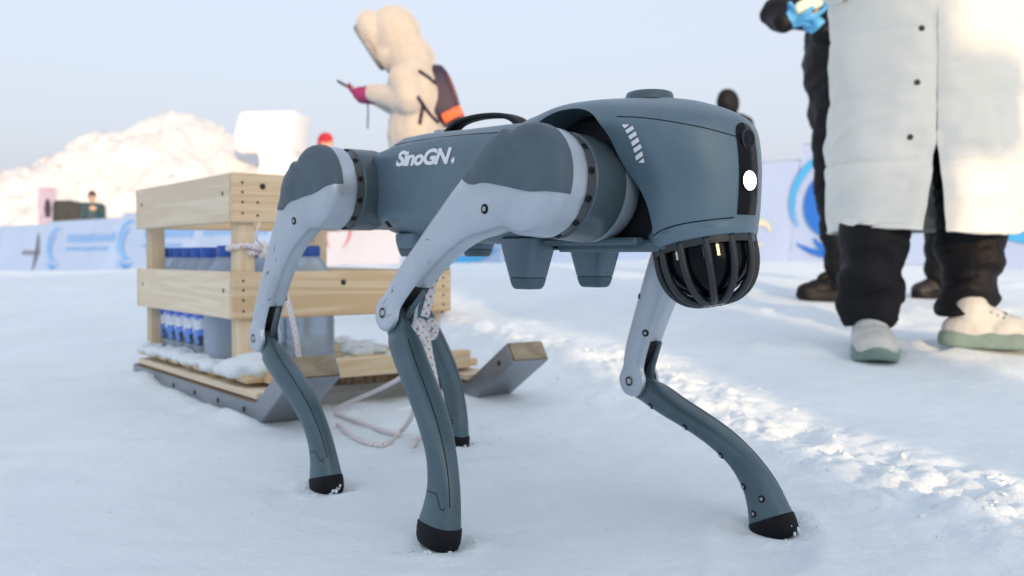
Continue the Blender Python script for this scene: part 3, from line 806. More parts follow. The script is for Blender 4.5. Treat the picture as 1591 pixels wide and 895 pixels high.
BAND = mat('robot_band', (0.05, 0.062, 0.072), 0.4)
NECK = mat('robot_neck', (0.20, 0.25, 0.30), 0.4, metal=0.2, var=0.1)
STEEL = mat('steel', (0.45, 0.46, 0.47), 0.3, metal=1.0)
WHITE = mat('white_print', (0.82, 0.84, 0.86), 0.5)
dog = empty('robot_dog', DOG_C, DOG_A)
tag(dog, 'grey four-legged robot dog with caged dome sensor and lit headlamp', 'robot')
DINV = DOG_M.inverted()

# ---- trunk: lofted along the body
def sec_trunk(x, w, zb, zt, cr):
    pts = [(0.0, zb), (w * 0.62, zb), (w * 0.97, zb + 0.028), (w, zb + 0.07), (w, cr - 0.012), (w * 0.965, cr), (w * 0.80, zt), (0, zt + 0.013)]
    half = fillet([Vector((a, b)) for a, b in pts], [0, 0.03, 0.03, 0.03, 0.006, 0.003, 0.02, 0], 5)
    full = half + [(-a, b) for a, b in half[::-1] if abs(a) > 1e-6]
    return [(x, a, b) for a, b in full]
st = [(-0.222, 0.084, 0.466, 0.560, 0.556), (-0.2185, 0.098, 0.452, 0.571, 0.567), (-0.211, 0.107, 0.444, 0.576, 0.571), (-0.19, 0.114, 0.436, 0.578, 0.574), (-0.160, 0.118, 0.431, 0.585, 0.577),
      (-0.122, 0.118, 0.428, 0.599, 0.580), (-0.06, 0.118, 0.424, 0.600, 0.583), (0.05, 0.118, 0.418, 0.596, 0.583), (0.14, 0.118, 0.414, 0.594, 0.581), (0.185, 0.116, 0.413, 0.592, 0.580), (0.205, 0.108, 0.413, 0.590, 0.578)]
tr = MB().loft([sec_trunk(*s) for s in st]).mesh('trunk', True, 30)
trunk = obj('trunk', tr, PAINT, dog)
# rear chassis between the hind hips, and front chassis inside the head shell
mb = MB(); mb.loft([[(x, y, z) for y, z in fillet([Vector(q) for q in ((-w, zb), (w, zb), (w, zt), (-w, zt))], 0.03, 4)] for x, w, zb, zt in ((-0.315, 0.06, 0.46, 0.575), (-0.30, 0.075, 0.447, 0.585), (-0.20, 0.08, 0.447, 0.586))])
obj('rear_chassis', mb.mesh('rear_chassis', True, 30), PAINT, dog)
obj('front_chassis', MB().box((0.300, 0, 0.502), (0.25, 0.112, 0.190), bevel=0.01, seg=2), BLACK, dog)
mb = MB().box((0.335, 0, 0.412), (0.21, 0.13, 0.016), bevel=0.004); mb.box((0.31, -0.072, 0.418), (0.18, 0.02, 0.010), bevel=0.003); mb.box((0.31, 0.072, 0.418), (0.18, 0.02, 0.010), bevel=0.003)
obj('belly_plate', mb.mesh('belly_plate', True, 30), PAINT2, dog)
obj('slot', MB().prism(fillet([Vector(q) for q in ((-0.011, 0.004), (-0.004, 0.0065), (0.011, -0.004), (0.004, -0.0065))], 0.004, 3), -0.001, 0.001, Matrix.Translation((-0.135, -0.1165, 0.452)) @ Matrix.Rotation(R(90), 4, 'X')), BLACK, trunk)

# ---- head shell: stacked plan outlines, smoothed
LV = [(0.426, [(.378, .041), (.392, .058), (.414, .068), (.449, .0705), (.489, .057)], .5155),
      (0.450, [(.374, .046), (.390, .062), (.414, .0715), (.449, .0735), (.489, .061)], .5185),
      (0.480, [(.360, .058), (.385, .072), (.414, .078), (.449, .0785), (.489, .063)], .520),
      (0.510, [(.320, .081), (.375, .086), (.414, .087), (.449, .084), (.489, .065)], .520),
      (0.545, [(.220, .105), (.300, .110), (.38, .103), (.434, .095), (.485, .066)], .516),
      (0.570, [(.196, .110), (.280, .121), (.37, .116), (.430, .098), (.478, .064)], .506),
      (0.587, [(.196, .104), (.280, .119), (.365, .113), (.420, .092), (.456, .060)], .481),
      (0.600, [(.205, .085), (.270, .109), (.345, .104), (.395, .080), (.424, .050)], .447),
      (0.609, [(.235, .062), (.275, .088), (.330, .084), (.370, .060), (.394, .034)], .412),
      (0.6145, [(.262, .032), (.280, .048), (.315, .046), (.340, .032), (.356, .018)], .368)]
rows = [np.array([z] + [c for p in ps for c in p] + [xf]) for z, ps, xf in LV]
secs = []
for q in spline(rows, 5):
    z = q[0]; ps = [(q[1 + 2 * k], q[2 + 2 * k]) for k in range(5)]; xf = q[-1]
    half = spline(ps + [(xf - 0.0075, 0.030), (xf, 0.0)], 5)[:-1]
    tl = math.tan(R(12)) * max(0, 1 - (z - 0.426) / 0.09)
    ring = [(p[0], -p[1], z + (p[0] - 0.45) * tl) for p in half] + [(xf, 0, z + (xf - 0.45) * tl)] + [(p[0], p[1], z + (p[0] - 0.45) * tl) for p in half[::-1]]
    secs.append(ring)
hd = outward(MB().loft(secs).mesh('head_shell', True, 40))
arch = [(.175, .36), (.190, .52), (.208, .556), (.240, .583), (.285, .597), (.330, .596), (.360, .583), (.376, .560), (.384, .525), (.391, .506), (.405, .487), (.416, .462), (.421, .43), (.423, .36)]
arch = fillet([Vector(a) for a in arch], 0.02, 3)
RX = Matrix.Rotation(R(90), 4, 'X')        # (a, b, d) -> (a, -d, b)
for sgn in (1, -1):
    hd = boolean(hd, MB().prism(arch, 0.053 * sgn, 0.2 * sgn, RX) if sgn > 0 else MB().prism(arch[::-1], -0.2, -0.053, RX))
head = obj('head_shell', hd, PAINT, dog)

# ---- pixel -> surface helper, robot frame
def bvh(*objs):
    vs_, ps_ = [], []
    for o in objs:
        k = len(vs_); M = Matrix.Identity(4)
        vs_ += [M @ v.co for v in o.data.vertices]; ps_ += [tuple(i + k for i in p.vertices) for p in o.data.polygons]
    return BVHTree.FromPolygons(vs_, ps_)
def pix_hit(tree, px, py, off=0.0):
    o = DINV @ CAMP; d = (DINV.to_3x3() @ cam_ray(px, py)).normalized()
    loc, nor, i, dist = tree.ray_cast(o, d)
    if loc is None: return None, None
    if nor.dot(d) > 0: nor = -nor
    return loc + nor * off, nor
def pix_poly(tree, poly, name, m, parent, off=0.0008, sub=5):
    """a printed patch: polygon in photo pixels laid on the surface"""
    mb = MB(); a, b, c, d = [np.array(p, float) for p in poly]; vs_ = []
    for i in range(sub + 1):
        for j in range(sub + 1):
            s, t = i / sub, j / sub; p = (a * (1 - s) + b * s) * (1 - t) + (d * (1 - s) + c * s) * t
            h, nn = pix_hit(tree, p[0], p[1], off)
            if h is None: return None
            vs_.append(h)
    mb.v = [tuple(v) for v in vs_]
    for i in range(sub):
        for j in range(sub): q = i * (sub + 1) + j; mb.f.append((q, q + 1, q + sub + 2, q + sub + 1))
    return obj(name, mb.mesh(name, True, 180), m, parent)
def pix_line(tree, pts, name, m, parent, r=0.0007, n=8, off=0.0):
    P = []
    for p in spline(pts, n):
        h, nn = pix_hit(tree, p[0], p[1], off)
        if h is not None and (not P or (h - P[-1]).length < 0.03): P.append(h)
    if len(P) > 2: return obj(name, MB().tube(P, r, 6).mesh(name, True, 180), m, parent)

th = bvh(head); tt = bvh(trunk)
pix_line(th, [(958, 181), (1000, 183), (1050, 190), (1100, 200), (1144, 212)], 'seam', BLACK, head)
pix_line(th, [(1012, 369), (1030, 357), (1060, 348), (1100, 342), (1140, 338)], 'seam', BLACK, head, 0.0009)
pix_line(th, [(838, 158), (830, 172), (826, 184)], 'seam', BLACK, head)
pix_line(tt, [(577, 236), (620, 224), (680, 214), (740, 208), (775, 206)], 'seam', BLACK, trunk, 0.0008)
BARS = [[(65, 90), (108, 91), (86, 113), (74, 108)], [(85, 126), (128, 98), (139, 117), (97, 146)], [(103, 161), (147, 131), (156, 154), (115, 182)],
        [(119, 197), (162, 168), (171, 193), (129, 222)], [(133, 237), (177, 208), (185, 232), (142, 263)], [(146, 281), (187, 251), (194, 279), (151, 309)], [(164, 320), (195, 294), (203, 321), (180, 322)]]
for q in BARS: pix_poly(th, [(950 + x / 3.89, 170 + y / 3.89) for x, y in q], 'stripe', WHITE, head)
# front strip with camera and headlamp
def strip_ring(z, hw):
    out = []
    for k in range(9):
        y = -hw + 2 * hw * k / 8
        loc, nor, i, d = th.ray_cast(Vector((0.7, y, z)), Vector((-1, 0, 0)))
        out.append(loc + Vector((0.0012, 0, 0)))
    return out
rowsz = [(0.4505, .0190), (0.47, .0190), (0.49, .0190), (0.51, .0190), (0.53, .0190), (0.548, .0190), (0.556, .0178), (0.562, .0145), (0.566, .009), (0.5675, .003)]
mb = MB().loft([strip_ring(*q) for q in rowsz], False, False)
fs = obj('front_strip', mb.mesh('front_strip', True, 180), GLOSS, dog)
def on_front(z, y=0.0):
    loc, nor, i, d = th.ray_cast(Vector((0.7, y, z)), Vector((-1, 0, 0)))
    if nor.x < 0: nor = -nor
    return loc, nor
def lens(name, z, prof, m, parent, y=0.0):
    loc, nor = on_front(z, y); nor = Vector((1, y * 30, 0.02)).normalized(); M = Matrix.Translation(loc) @ nor.to_track_quat('Z', 'Y').to_matrix().to_4x4()
    return obj(name, MB().lathe(prof, M, 28).mesh(name, True, 40), m, parent)
lens('camera_bezel', 0.546, [(.0132, -.003), (.0132, .0016), (.0126, .0018), (.0112, .0015), (.0112, -.003)], mat('bezel', (.014, .015, .018), .35), fs)
lens('camera_lens', 0.546, [(.0110, -.002), (.0110, .0015), (.0075, .0015), (.0072, .0012), (.004, .0014), (.0005, .0015)], GLOSS, fs)
LED = mat('headlamp_glow', (1, 1, 1), 0.3, emit=((1.0, 0.985, 0.97), 3.0))
lens('headlamp', 0.4935, [(.0122, -.003), (.0122, .0015), (.0100, .0019), (.004, .0024), (.0005, .0025)], LED, fs, -0.0022)
lens('headlamp_bezel', 0.4935, [(.0136, -.003), (.0136, .0014), (.0124, .0015), (.0124, -.003)], BLACK, fs, -0.0022)
# roof puck
mb = MB().lathe([(.035, -.008), (.0345, .0), (.033, .010), (.031, .0135), (.027, .0150), (.001, .0152)], Matrix.Translation((0.350, 0, 0.611)), 40)
obj('roof_puck', mb.mesh('roof_puck', True, 40), PAINT2, dog)

# ---- collar, dome and cage, tilted forward
DT = Matrix.Translation((0.4440, 0, 0.4305)) @ Matrix.Rotation(R(-12), 4, 'Y') @ Matrix.Diagonal((.95, .95, .95, 1))
mb = MB().lathe([(.0700, .012), (.0755, .004), (.0762, -.004), (.0745, -.012), (.0722, -.0175), (.0685, -.0185), (.0685, .005)], DT, 56)
collar = obj('collar', mb.mesh('collar', True, 40), PAINT, dog)
mb = MB().lathe([(.0690, -.010), (.0695, -.0215), (.0690, -.0275), (.0640, -.0275), (.060, -.012)], DT, 48)
obj('cage_ring', mb.mesh('cage_ring', True, 40), mat('cage', (.016, .021, .026), .38, rvar=.1), collar)
dome_p = [(.0605, -.010), (.0605, -.042)] + [(.0605 * math.cos(a), -.042 - .051 * math.sin(a)) for a in np.linspace(0.15, 1.55, 10)]
obj('sensor_dome', MB().lathe(dome_p, DT, 48).mesh('sensor_dome', True, 60), GLOSS, dog)
CAGE = MATS['cage']
GLINT = mat('dome_glint_metal', (.62, .58, .44), .2, metal=.8)  # reflections and inner electronics, painted on the dome as pale metal strips
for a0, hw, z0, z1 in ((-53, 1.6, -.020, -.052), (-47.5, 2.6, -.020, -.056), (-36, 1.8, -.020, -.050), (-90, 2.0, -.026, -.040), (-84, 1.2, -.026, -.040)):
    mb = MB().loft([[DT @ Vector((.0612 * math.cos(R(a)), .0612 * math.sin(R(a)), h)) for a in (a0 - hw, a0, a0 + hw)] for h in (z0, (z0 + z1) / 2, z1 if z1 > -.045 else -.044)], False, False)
    obj('dome_glint', mb.mesh('dome_glint', True, 180), GLINT, collar)
for k in range(12):
    a = 2 * math.pi * (k + 0.35) / 12
    pr = [(.0662, -.018), (.0668, -.036), (.0650, -.054), (.0590, -.072), (.0480, -.087), (.0330, -.0965), (.0170, -.100)]
    pts = [DT @ Vector((r * math.cos(a), r * math.sin(a), h)) for r, h in spline(pr, 4)]
    obj('cage_bar', MB().tube(pts, [0.0052] * len(pts), 8).mesh('cage_bar', True, 180), CAGE, collar)
obj('cage_foot', MB().lathe([(.001, -.094), (.022, -.094), (.0235, -.100), (.019, -.1045), (.001, -.105)], DT, 32).mesh('cage_foot', True, 40), CAGE, collar)

# ---- belly pads
def pad(cx, cy, zt, zb, tx, ty, bx, by, seam):
    def ring(z, sx, sy, ox=0): return [(cx + ox + a, cy + b, z) for a, b in fillet([Vector(q) for q in ((-sx, -sy), (sx, -sy), (sx, sy), (-sx, sy))], min(sx, sy) * .55, 4)]
    L = lambda t: (tx + (bx - tx) * t, ty + (by - ty) * t)
    mb = MB().loft([ring(zt + .012, *L(0)), ring(zt, *L(0)), ring(zt + (zb - zt) * seam, *L(seam))])
    p = obj('landing_pad', mb.mesh('landing_pad', True, 40), PAINT, dog)
    s2 = L(seam); e = .0012
    mb = MB().loft([ring(zt + (zb - zt) * seam + .001, s2[0] - e, s2[1] - e), ring(zt + (zb - zt) * seam - .0012, s2[0] - e, s2[1] - e)])
    obj('pad_groove', mb.mesh('pad_groove', True, 40), BLACK, p)
    mb = MB().loft([ring(zt + (zb - zt) * seam - .0012, *L(seam)), ring(zb + .006, *L(.92)), ring(zb + .0015, L(1)[0] * .93, L(1)[1] * .93), ring(zb, L(1)[0] * .8, L(1)[1] * .8)])
    obj('pad_tip', mb.mesh('pad_tip', True, 40), PAINT2, p)
for sy in (-1, 1):
    pad(0.173, 0.07 * sy, 0.412, 0.349, 0.040, 0.024, 0.0225, 0.015, 0.72)
    pad(-0.128, 0.07 * sy, 0.424, 0.397, 0.030, 0.022, 0.024, 0.016, 0.5)

# ---- carrying strap and connectors on the back
hp = [(-0.128, 0, 0.6000), (-0.112, 0, 0.6150), (-0.082, 0, 0.6285), (-0.03, 0, 0.6325), (0.03, 0, 0.6280), (0.065, 0, 0.6180), (0.082, 0, .605)]
P = [Vector(p) for p in spline(hp, 6)]; secs = []
for i, p in enumerate(P):
    d = (P[min(i + 1, len(P) - 1)] - P[max(i - 1, 0)]).normalized(); nrm = Vector((-d.z, 0, d.x)); t = i / (len(P) - 1)
    w = 0.016 - 0.004 * math.sin(math.pi * t); h = 0.0042 + 0.002 * (abs(2 * t - 1)) ** 4
    secs.append([p + Vector((0, a, 0)) + nrm * b for a, b in fillet([Vector(q) for q in ((-w, -h), (w, -h), (w, h), (-w, h))], h * .8, 3)])
obj('carrying_strap', MB().loft(secs).mesh('carrying_strap', True, 40), BLACK, dog)
mb = MB().lathe([(.014, -.004), (.014, .006), (.011, .008), (.001, .008)], Matrix.Translation((-0.135, -.005, .612)), 20)
obj('connector', mb.mesh('connector', True, 40), STEEL, dog)
mb = MB().lathe([(.010, -.004), (.010, .005), (.001, .006)], Matrix.Translation((-0.165, -.01, .610)), 20)
obj('connector', mb.mesh('connector', True, 40), STEEL, dog)

# ---- lettering on the trunk
def text_mesh(body, size, shear=0.0, bold=0.0):
    cu = bpy.data.curves.new('txt', 'FONT'); cu.body = body; cu.size = size; cu.shear = shear; cu.offset = bold; cu.resolution_u = 3
    cu.space_character = 0.92
    t = bpy.data.objects.new('txt', cu); COL.objects.link(t); bpy.context.view_layer.update()
    m_ = bpy.data.meshes.new_from_object(t.evaluated_get(bpy.context.evaluated_depsgraph_get()))
    bpy.data.objects.remove(t); return m_
def text_on(tree, body, px0, px1, hpx, name, m, parent, shear, bold):
    """text laid on the flank: baseline between two photo pixels"""
    me = text_mesh(body, 1.0, shear, bold)
    xs = [v.co.x for v in me.vertices]; ys = [v.co.y for v in me.vertices]
    x0, x1, y1 = min(xs), max(xs), max(ys)
    A, na = pix_hit(tree, *px0); B, nb = pix_hit(tree, *px1)
    u = (B - A); up = Vector((0, 0, 1)); Hh = hpx
    for v in me.vertices:
        p = A + u * ((v.co.x - x0) / (x1 - x0)) + up * (v.co.y / y1 * Hh)
        loc, nor, i, d = tree.ray_cast(Vector((p.x, -0.4, p.z)), Vector((0, 1, 0)))
        v.co = loc + Vector((0, -0.0009, 0))
    me.update()
    return obj(name, me, m, parent)
text_on(tt, 'SinoGN', (615.5, 257.5), (703, 253), 0.0245, 'lettering', WHITE, trunk, 0.36, 0.040)
pix_poly(tt, [(701, 249), (706.5, 243), (706.5, 251), (703.5, 255)], 'print_mark', WHITE, trunk, sub=2)

# ---- legs ---------------------------------------------------------------
L1, L2 = 0.356, 0.348
LEG_Y = 0.195
def uvy(u, v, y): return (v, y, -u)       # canonical leg frame: u down the limb, v forward, y lateral (right side negative)
def sellipse(a, b, n, k=28):
    out = []
    for j in range(k):
        t = 2 * math.pi * j / k; c, s = math.cos(t), math.sin(t)
        out.append((a * math.copysign(abs(c) ** (2 / n), c), b * math.copysign(abs(s) ** (2 / n), s)))
    return out
def limb(stations, yc, n=3.0, dense=4):
    """stations: u, v, width (in plane), thickness, tilt"""
    secs = []
    for u, v, w, t, tau in spline(stations, dense):
        ct, sn = math.cos(tau), math.sin(tau)
        secs.append([uvy(u + sn * a, v + ct * a, yc + b) for a, b in sellipse(w / 2, t / 2, n)])
    return secs
def mirror(me):
    m2 = me.copy()
    for v in m2.vertices: v.co.y = -v.co.y
    m2.flip_normals(); return m2
# thigh
tst = [(0.000, -0.026, 0.115, 0.050, 0), (0.05, -0.024, 0.124, 0.050, 0), (0.09, -0.0275, 0.104, 0.049, 0), (0.13, -0.0335, 0.082, 0.048, 0), (0.18, -0.0345, 0.066, 0.046, 0),
       (0.25, -0.028, 0.055, 0.045, 0), (0.30, -0.020, 0.053, 0.045, 0), (0.33, -0.010, 0.052, 0.045, 0), (0.345, -0.005, 0.048, 0.044, 0)]
AX = Matrix.Rotation(R(90), 4, 'X')        # lathe axis -> -Y
mb = MB().loft(limb(tst, -LEG_Y, 3.2))
mb.lathe([(.026, .173), (.0280, .175), (.0280, .215), (.026, .218)], Matrix.Translation((-.002, 0, -0.342)) @ AX, 36)
mb.lathe([(.060, .156), (.0725, .158), (.0725, .198), (.069, .207), (.058, .213), (.035, .216), (.001, .217)], AX, 48)
mb.ellipsoid(uvy(0.040, -0.042, -0.195), (0.052, 0.030, 0.060))
thigh0 = blob(mb, 0.0030, 12)
slot_c = MB().prism(fillet([Vector(q) for q in ((0.262, -0.010), (0.400, -0.022), (0.400, 0.06), (0.262, 0.06))], [0.02, .001, .001, .02], 4), -LEG_Y - 0.0135, -LEG_Y + 0.0135, Matrix(((0, 1, 0, 0), (0, 0, 1, 0), (-1, 0, 0, 0), (0, 0, 0, 1))))
thighR = boolean(thigh0, slot_c)
cap_o = [(.088, -.125), (.03, -.125), (-.09, -.12), (-.105, 0.0), (-.085, .075), (-.052, .060), (-.032, .044), (-.010, .030), (.020, .0), (.052, -.030), (.080, -.046), (.094, -.066), (.097, -.09)]
cap_p = MB().prism([tuple(p) for p in fillet([Vector(q) for q in cap_o], 0.016, 4)], -0.30, -0.188, Matrix(((0, 1, 0, 0), (0, 0, 1, 0), (-1, 0, 0, 0), (0, 0, 0, 1))))
infl = modded(thigh0, ('DISPLACE', dict(strength=0.0022, mid_level=0.0)))
capR = boolean(infl, cap_p, 'INTERSECT')
# motor stack behind the thigh
motR = MB().lathe([(.05, .088), (.0705, .0885), (.0715, .0905), (.0715, .1415), (.0700, .1435), (.05, .144)], AX, 56).mesh('m', True, 35)
ringR = MB().lathe([(.060, .142), (.0695, .143), (.0695, .160), (.06, .161)], AX, 56).mesh('m', True, 35)
rimR = MB().lathe([(.050, .040), (.058, .048), (.0680, .062), (.0695, .072), (.0695, .0865), (.068, .090)], AX, 56).mesh('m', True, 35)
# shank: curved blade with the foot swept back
sst = [(-0.022, 0.006, 0.030, 0.022, 0), (0.000, 0.008, 0.048, 0.023, 0), (0.024, 0.013, 0.046, 0.025, 0), (0.045, 0.019, 0.044, 0.044, 0), (0.085, 0.028, 0.039, 0.050, 0), (0.13, 0.040, 0.036, 0.050, 0), (0.18, 0.050, 0.036, 0.047, 0),
       (0.225, 0.052, 0.040, 0.040, R(4)), (0.262, 0.045, 0.049, 0.037, R(12)), (0.290, 0.033, 0.060, 0.038, R(21)), (0.318, 0.0155, 0.072, 0.044, R(30))]
shR = MB().loft(limb(sst, -LEG_Y, 2.6)).mesh('s', True, 40)
def foot_secs():
    out = []; c0 = Vector((0.318, 0.0155)); nd = Vector((math.cos(R(30)), -math.sin(R(30))))
    for d, s in ((-.002, .985), (0.0, 1.035), (.010, 1.05), (.020, 1.03), (.027, .95), (.031, .80), (.033, .5), (.0335, .1)):
        c = c0 + nd * d
        out.append([uvy(c.x + math.sin(R(30)) * a, c.y + math.cos(R(30)) * a, -LEG_Y + b) for a, b in sellipse(.036 * s, .0225 * s, 2.6)])
    return out
ftR = MB().loft(foot_secs()).mesh('f', True, 50)
def screw_mesh(r):
    mb = MB().lathe([(r * 1.5, -.001), (r * 1.5, .0006), (r * 1.3, .0009), (r * 1.1, .0002)], None, 14); return mb.mesh('s', True, 40)
RECESS, BOLT = {}, {}
def screw_at(tree, p, d, r, parent, face=None):
    """screw in a dark recess on the surface hit from p along d (limb frame)"""
    loc, nor, i, dist = tree.ray_cast(Vector(p), Vector(d))
    if loc is None: return
    if nor.dot(Vector(d)) > 0: nor = -nor
    q = nor.to_track_quat('Z', 'Y').to_matrix().to_4x4(); M = Matrix.Translation(loc + nor * 0.0003) @ q
    o = obj('screw_recess', MB().lathe([(r * 1.5, -.002), (r * 1.5, .0005), (r * 1.2, .0008), (.0004, .0006)], M, 14).mesh('r', True, 40), BLACK, parent)
    obj('screw', MB().lathe([(r * .72, .0), (r * .72, .0011), (r * .5, .0015), (r * .2, .0007), (.0003, .0006)], M, 10).mesh('r', True, 40), STEEL, parent)
def tree_of(me): return BVHTree.FromPolygons([v.co.copy() for v in me.vertices], [tuple(p.vertices) for p in me.polygons])
def leg(front, right):
    key = ('F' if front else 'R') + ('R' if right else 'L'); sg = -1 if right else 1
    hip = Vector((0.320, 0.490)) if front else Vector((-0.235, 0.515)); fx, fy = FEET[key]
    wg = Matrix.Translation((0, 0, 0)); zf = gz(*(DOG_M @ Vector((fx, fy, 0))).xy) - 0.0075
    ab = math.asin((abs(fy) - LEG_Y) / 0.49) * sg
    tgt = Vector((fx, zf)); d = tgt - hip; D = d.length / math.cos(ab); u = d.normalized()
    a1 = math.acos(min(1, (D * D + L1 * L1 - L2 * L2) / (2 * D * L1))); a2 = math.acos(min(1, (D * D + L2 * L2 - L1 * L1) / (2 * D * L2)))
    def rot2(v, a): return Vector((v.x * math.cos(a) - v.y * math.sin(a), v.x * math.sin(a) + v.y * math.cos(a)))
    ut = rot2(u, -a1); knee = hip + ut * L1; us = rot2(u, a2)      # thigh swings back, shank forward
    def basis(o2, uu):
        v = Vector((-uu.y, uu.x))
        return Matrix(((v.x, 0, -uu.x, o2.x), (0, 1, 0, 0), (v.y, 0, -uu.y, o2.y), (0, 0, 0, 1)))
    piv = Matrix.Translation((hip.x, 0.12 * sg, hip.y)); AB = piv @ Matrix.Rotation(ab, 4, 'X') @ piv.inverted()
    MT, MS, MH = AB @ basis(hip, ut), AB @ basis(knee, us), AB @ Matrix.Translation((hip.x, 0, hip.y))
    G = (lambda m_: m_.copy()) if right else mirror
    up = obj('upper_leg', shade(G(thighR), True, 32), PALE, dog); up.matrix_local = MT
    cp = obj('hip_cap', shade(G(capR), True, 40), CAPM, up)
    lo = obj('lower_leg', shade(G(shR), True, 40), PAINT2, dog); lo.matrix_local = MS
    obj('rubber_foot', shade(G(ftR), True, 50), RUBBER, lo)
    mbx = MB()                                             # snow stuck to the rubber
    a = random.uniform(0, 6.283)
    for k in range(16):
        a = a + random.gauss(0, .5); c0 = Vector((0.318, 0.0155)) + Vector((math.cos(R(30)), -math.sin(R(30)))) * random.uniform(.017, .031)
        av, bv = .035 * math.cos(a), .0225 * math.sin(a); r = random.uniform(.0009, .0028)
        mbx.ellipsoid(uvy(c0.x + math.sin(R(30)) * av, c0.y + math.cos(R(30)) * av, sg * LEG_Y + bv), (r * 1.8, r, r * 1.1), seg=7)
    obj('stuck_snow', mbx.mesh('stuck_snow', True, 180), snow_mat('snow'), lo)
    hm = obj('hip_motor', shade(G(motR), True, 35), MOTOR, dog); hm.matrix_local = MH
    obj('motor_band', shade(G(ringR), True, 35), BAND, hm); obj('motor_neck', shade(G(rimR), True, 35), NECK, hm)
    for k in range(12):                                    # bolts round the motor
        a = 2 * math.pi * k / 12 + 0.2; M = Matrix.Translation((0.0695 * math.cos(a), sg * 0.1515, 0.0695 * math.sin(a))) @ Vector((math.cos(a), 0, math.sin(a))).to_track_quat('Z', 'Y').to_matrix().to_4x4()
        obj('bolt', MB().lathe([(.005, -.002), (.005, .0012), (.0035, .0016), (.0030, .0004), (.0003, .0004)], M, 10).mesh('b', True, 40), BLACK, hm)
    tu, tl = tree_of(up.data), tree_of(lo.data)
    for s2 in (sg, -sg):                                   # outer and inner side
        dd = (0, -s2, 0); y0 = s2 * 0.4 if s2 == sg else 0.0
        if s2 == sg:
            screw_at(tu, uvy(0.070, 0.000, y0), dd, .0046, up); screw_at(tu, uvy(0.075, 0.034, y0), dd, .0040, up)
        else:
            screw_at(tu, uvy(0.255, -0.012, y0), dd, .0040, up); screw_at(tu, uvy(0.21, -0.055, y0), dd, .003, up)
        loc, nor, i, dist = tu.ray_cast(Vector(uvy(0.344, -0.003, y0)), Vector(dd))
        if loc:
            M = Matrix.Translation(loc) @ Vector((0, s2, 0)).to_track_quat('Z', 'Y').to_matrix().to_4x4()
            obj('knee_bolt', MB().lathe([(.0092, -.002), (.0092, .0010), (.0080, .0014), (.0076, .0006), (.0050, .0006), (.0046, .0013), (.0003, .0013)], M, 24).mesh('b', True, 30), STEEL, up)
            obj('bolt_groove', MB().lathe([(.0079, .0), (.0079, .0008), (.0051, .0008), (.0051, .0)], M, 24).mesh('b', True, 30), BLACK, up)
        ys = s2 * 0.4 if s2 == sg else 0.0
        if s2 != sg:
            for uu, vv in ((0.300, 0.012), (0.297, 0.040), (0.262, 0.030), (0.205, 0.040), (0.13, 0.030), (0.055, 0.008)):
                screw_at(tl, uvy(uu, vv, ys), dd, .0036, lo)
    # seams of the shank: ankle line round the front and a long parting line
    def seamline(pts2, name):
        P = []
        for uu, vv, s3 in pts2:
            loc, nor, i, dist = tl.ray_cast(Vector(uvy(uu, vv, s3 * 0.4)), Vector((0, -s3, 0)))
            if loc: P.append(loc)
        if len(P) > 2: obj(name, MB().tube([Vector(q) for q in spline(P, 3)], 0.0007, 6).mesh(name, True, 180), BLACK, lo)
    seamline([(0.272, 0.0235, sg), (0.274, 0.030, sg), (0.279, 0.040, sg), (0.284, 0.047, sg), (0.302, 0.047, sg), (0.306, 0.050, sg), (0.304, 0.0535, sg)], 'seam')
    P = []
    for uu in np.linspace(0.050, 0.306, 12):
        loc, nor, i, dist = tl.ray_cast(Vector(uvy(uu, 0.3, sg * (LEG_Y + 0.0085))), Vector((-1, 0, 0)))
        if loc: P.append(loc)
    if len(P) > 3: obj('seam', MB().tube([Vector(q) for q in spline(P, 3)], 0.0008, 6).mesh('seam', True, 180), BLACK, lo)
    # scuffs on the pale thigh
    rs = random.Random(ord(key[0]) * 7 + ord(key[1]))
    for k in range(10):
        uu = rs.uniform(.14, .335); vv = -.028 * (1 - uu / .345) - .004 + rs.choice((rs.uniform(-.024, -.012), rs.uniform(-.022, .018), rs.uniform(.006, .020))); a = rs.uniform(-.7, .9); L = rs.uniform(.003, .016); P = []
        for t in (0, .5, 1):
            q = Vector(uvy(uu + L * t * math.cos(a), vv + L * t * math.sin(a), sg * .4)); loc, nor, i, dist = tu.ray_cast(q, Vector((0, -sg, 0)))
            if loc and dist < .24: P.append(loc)
        if len(P) == 3: obj('scuff', MB().tube(P, [.0002, rs.uniform(.0003, .0010), .0002], 5), BLACK, up)
    # push-rod inside the knee slot
    mb = MB().tube([uvy(0.262, 0.006, sg * LEG_Y), uvy(0.30, 0.012, sg * LEG_Y), uvy(0.345, 0.022, sg * LEG_Y)], [.0045] * 3, 8)
    obj('push_rod', mb.mesh('push_rod', True, 180), MOTOR, up)
    mb = MB().box(uvy(0.30, -0.006, sg * LEG_Y), (0.003, 0.024, 0.07)); obj('slot_liner', mb, BLACK, up)
for f in (True, False):
    for r_ in (True, False): leg(f, r_)
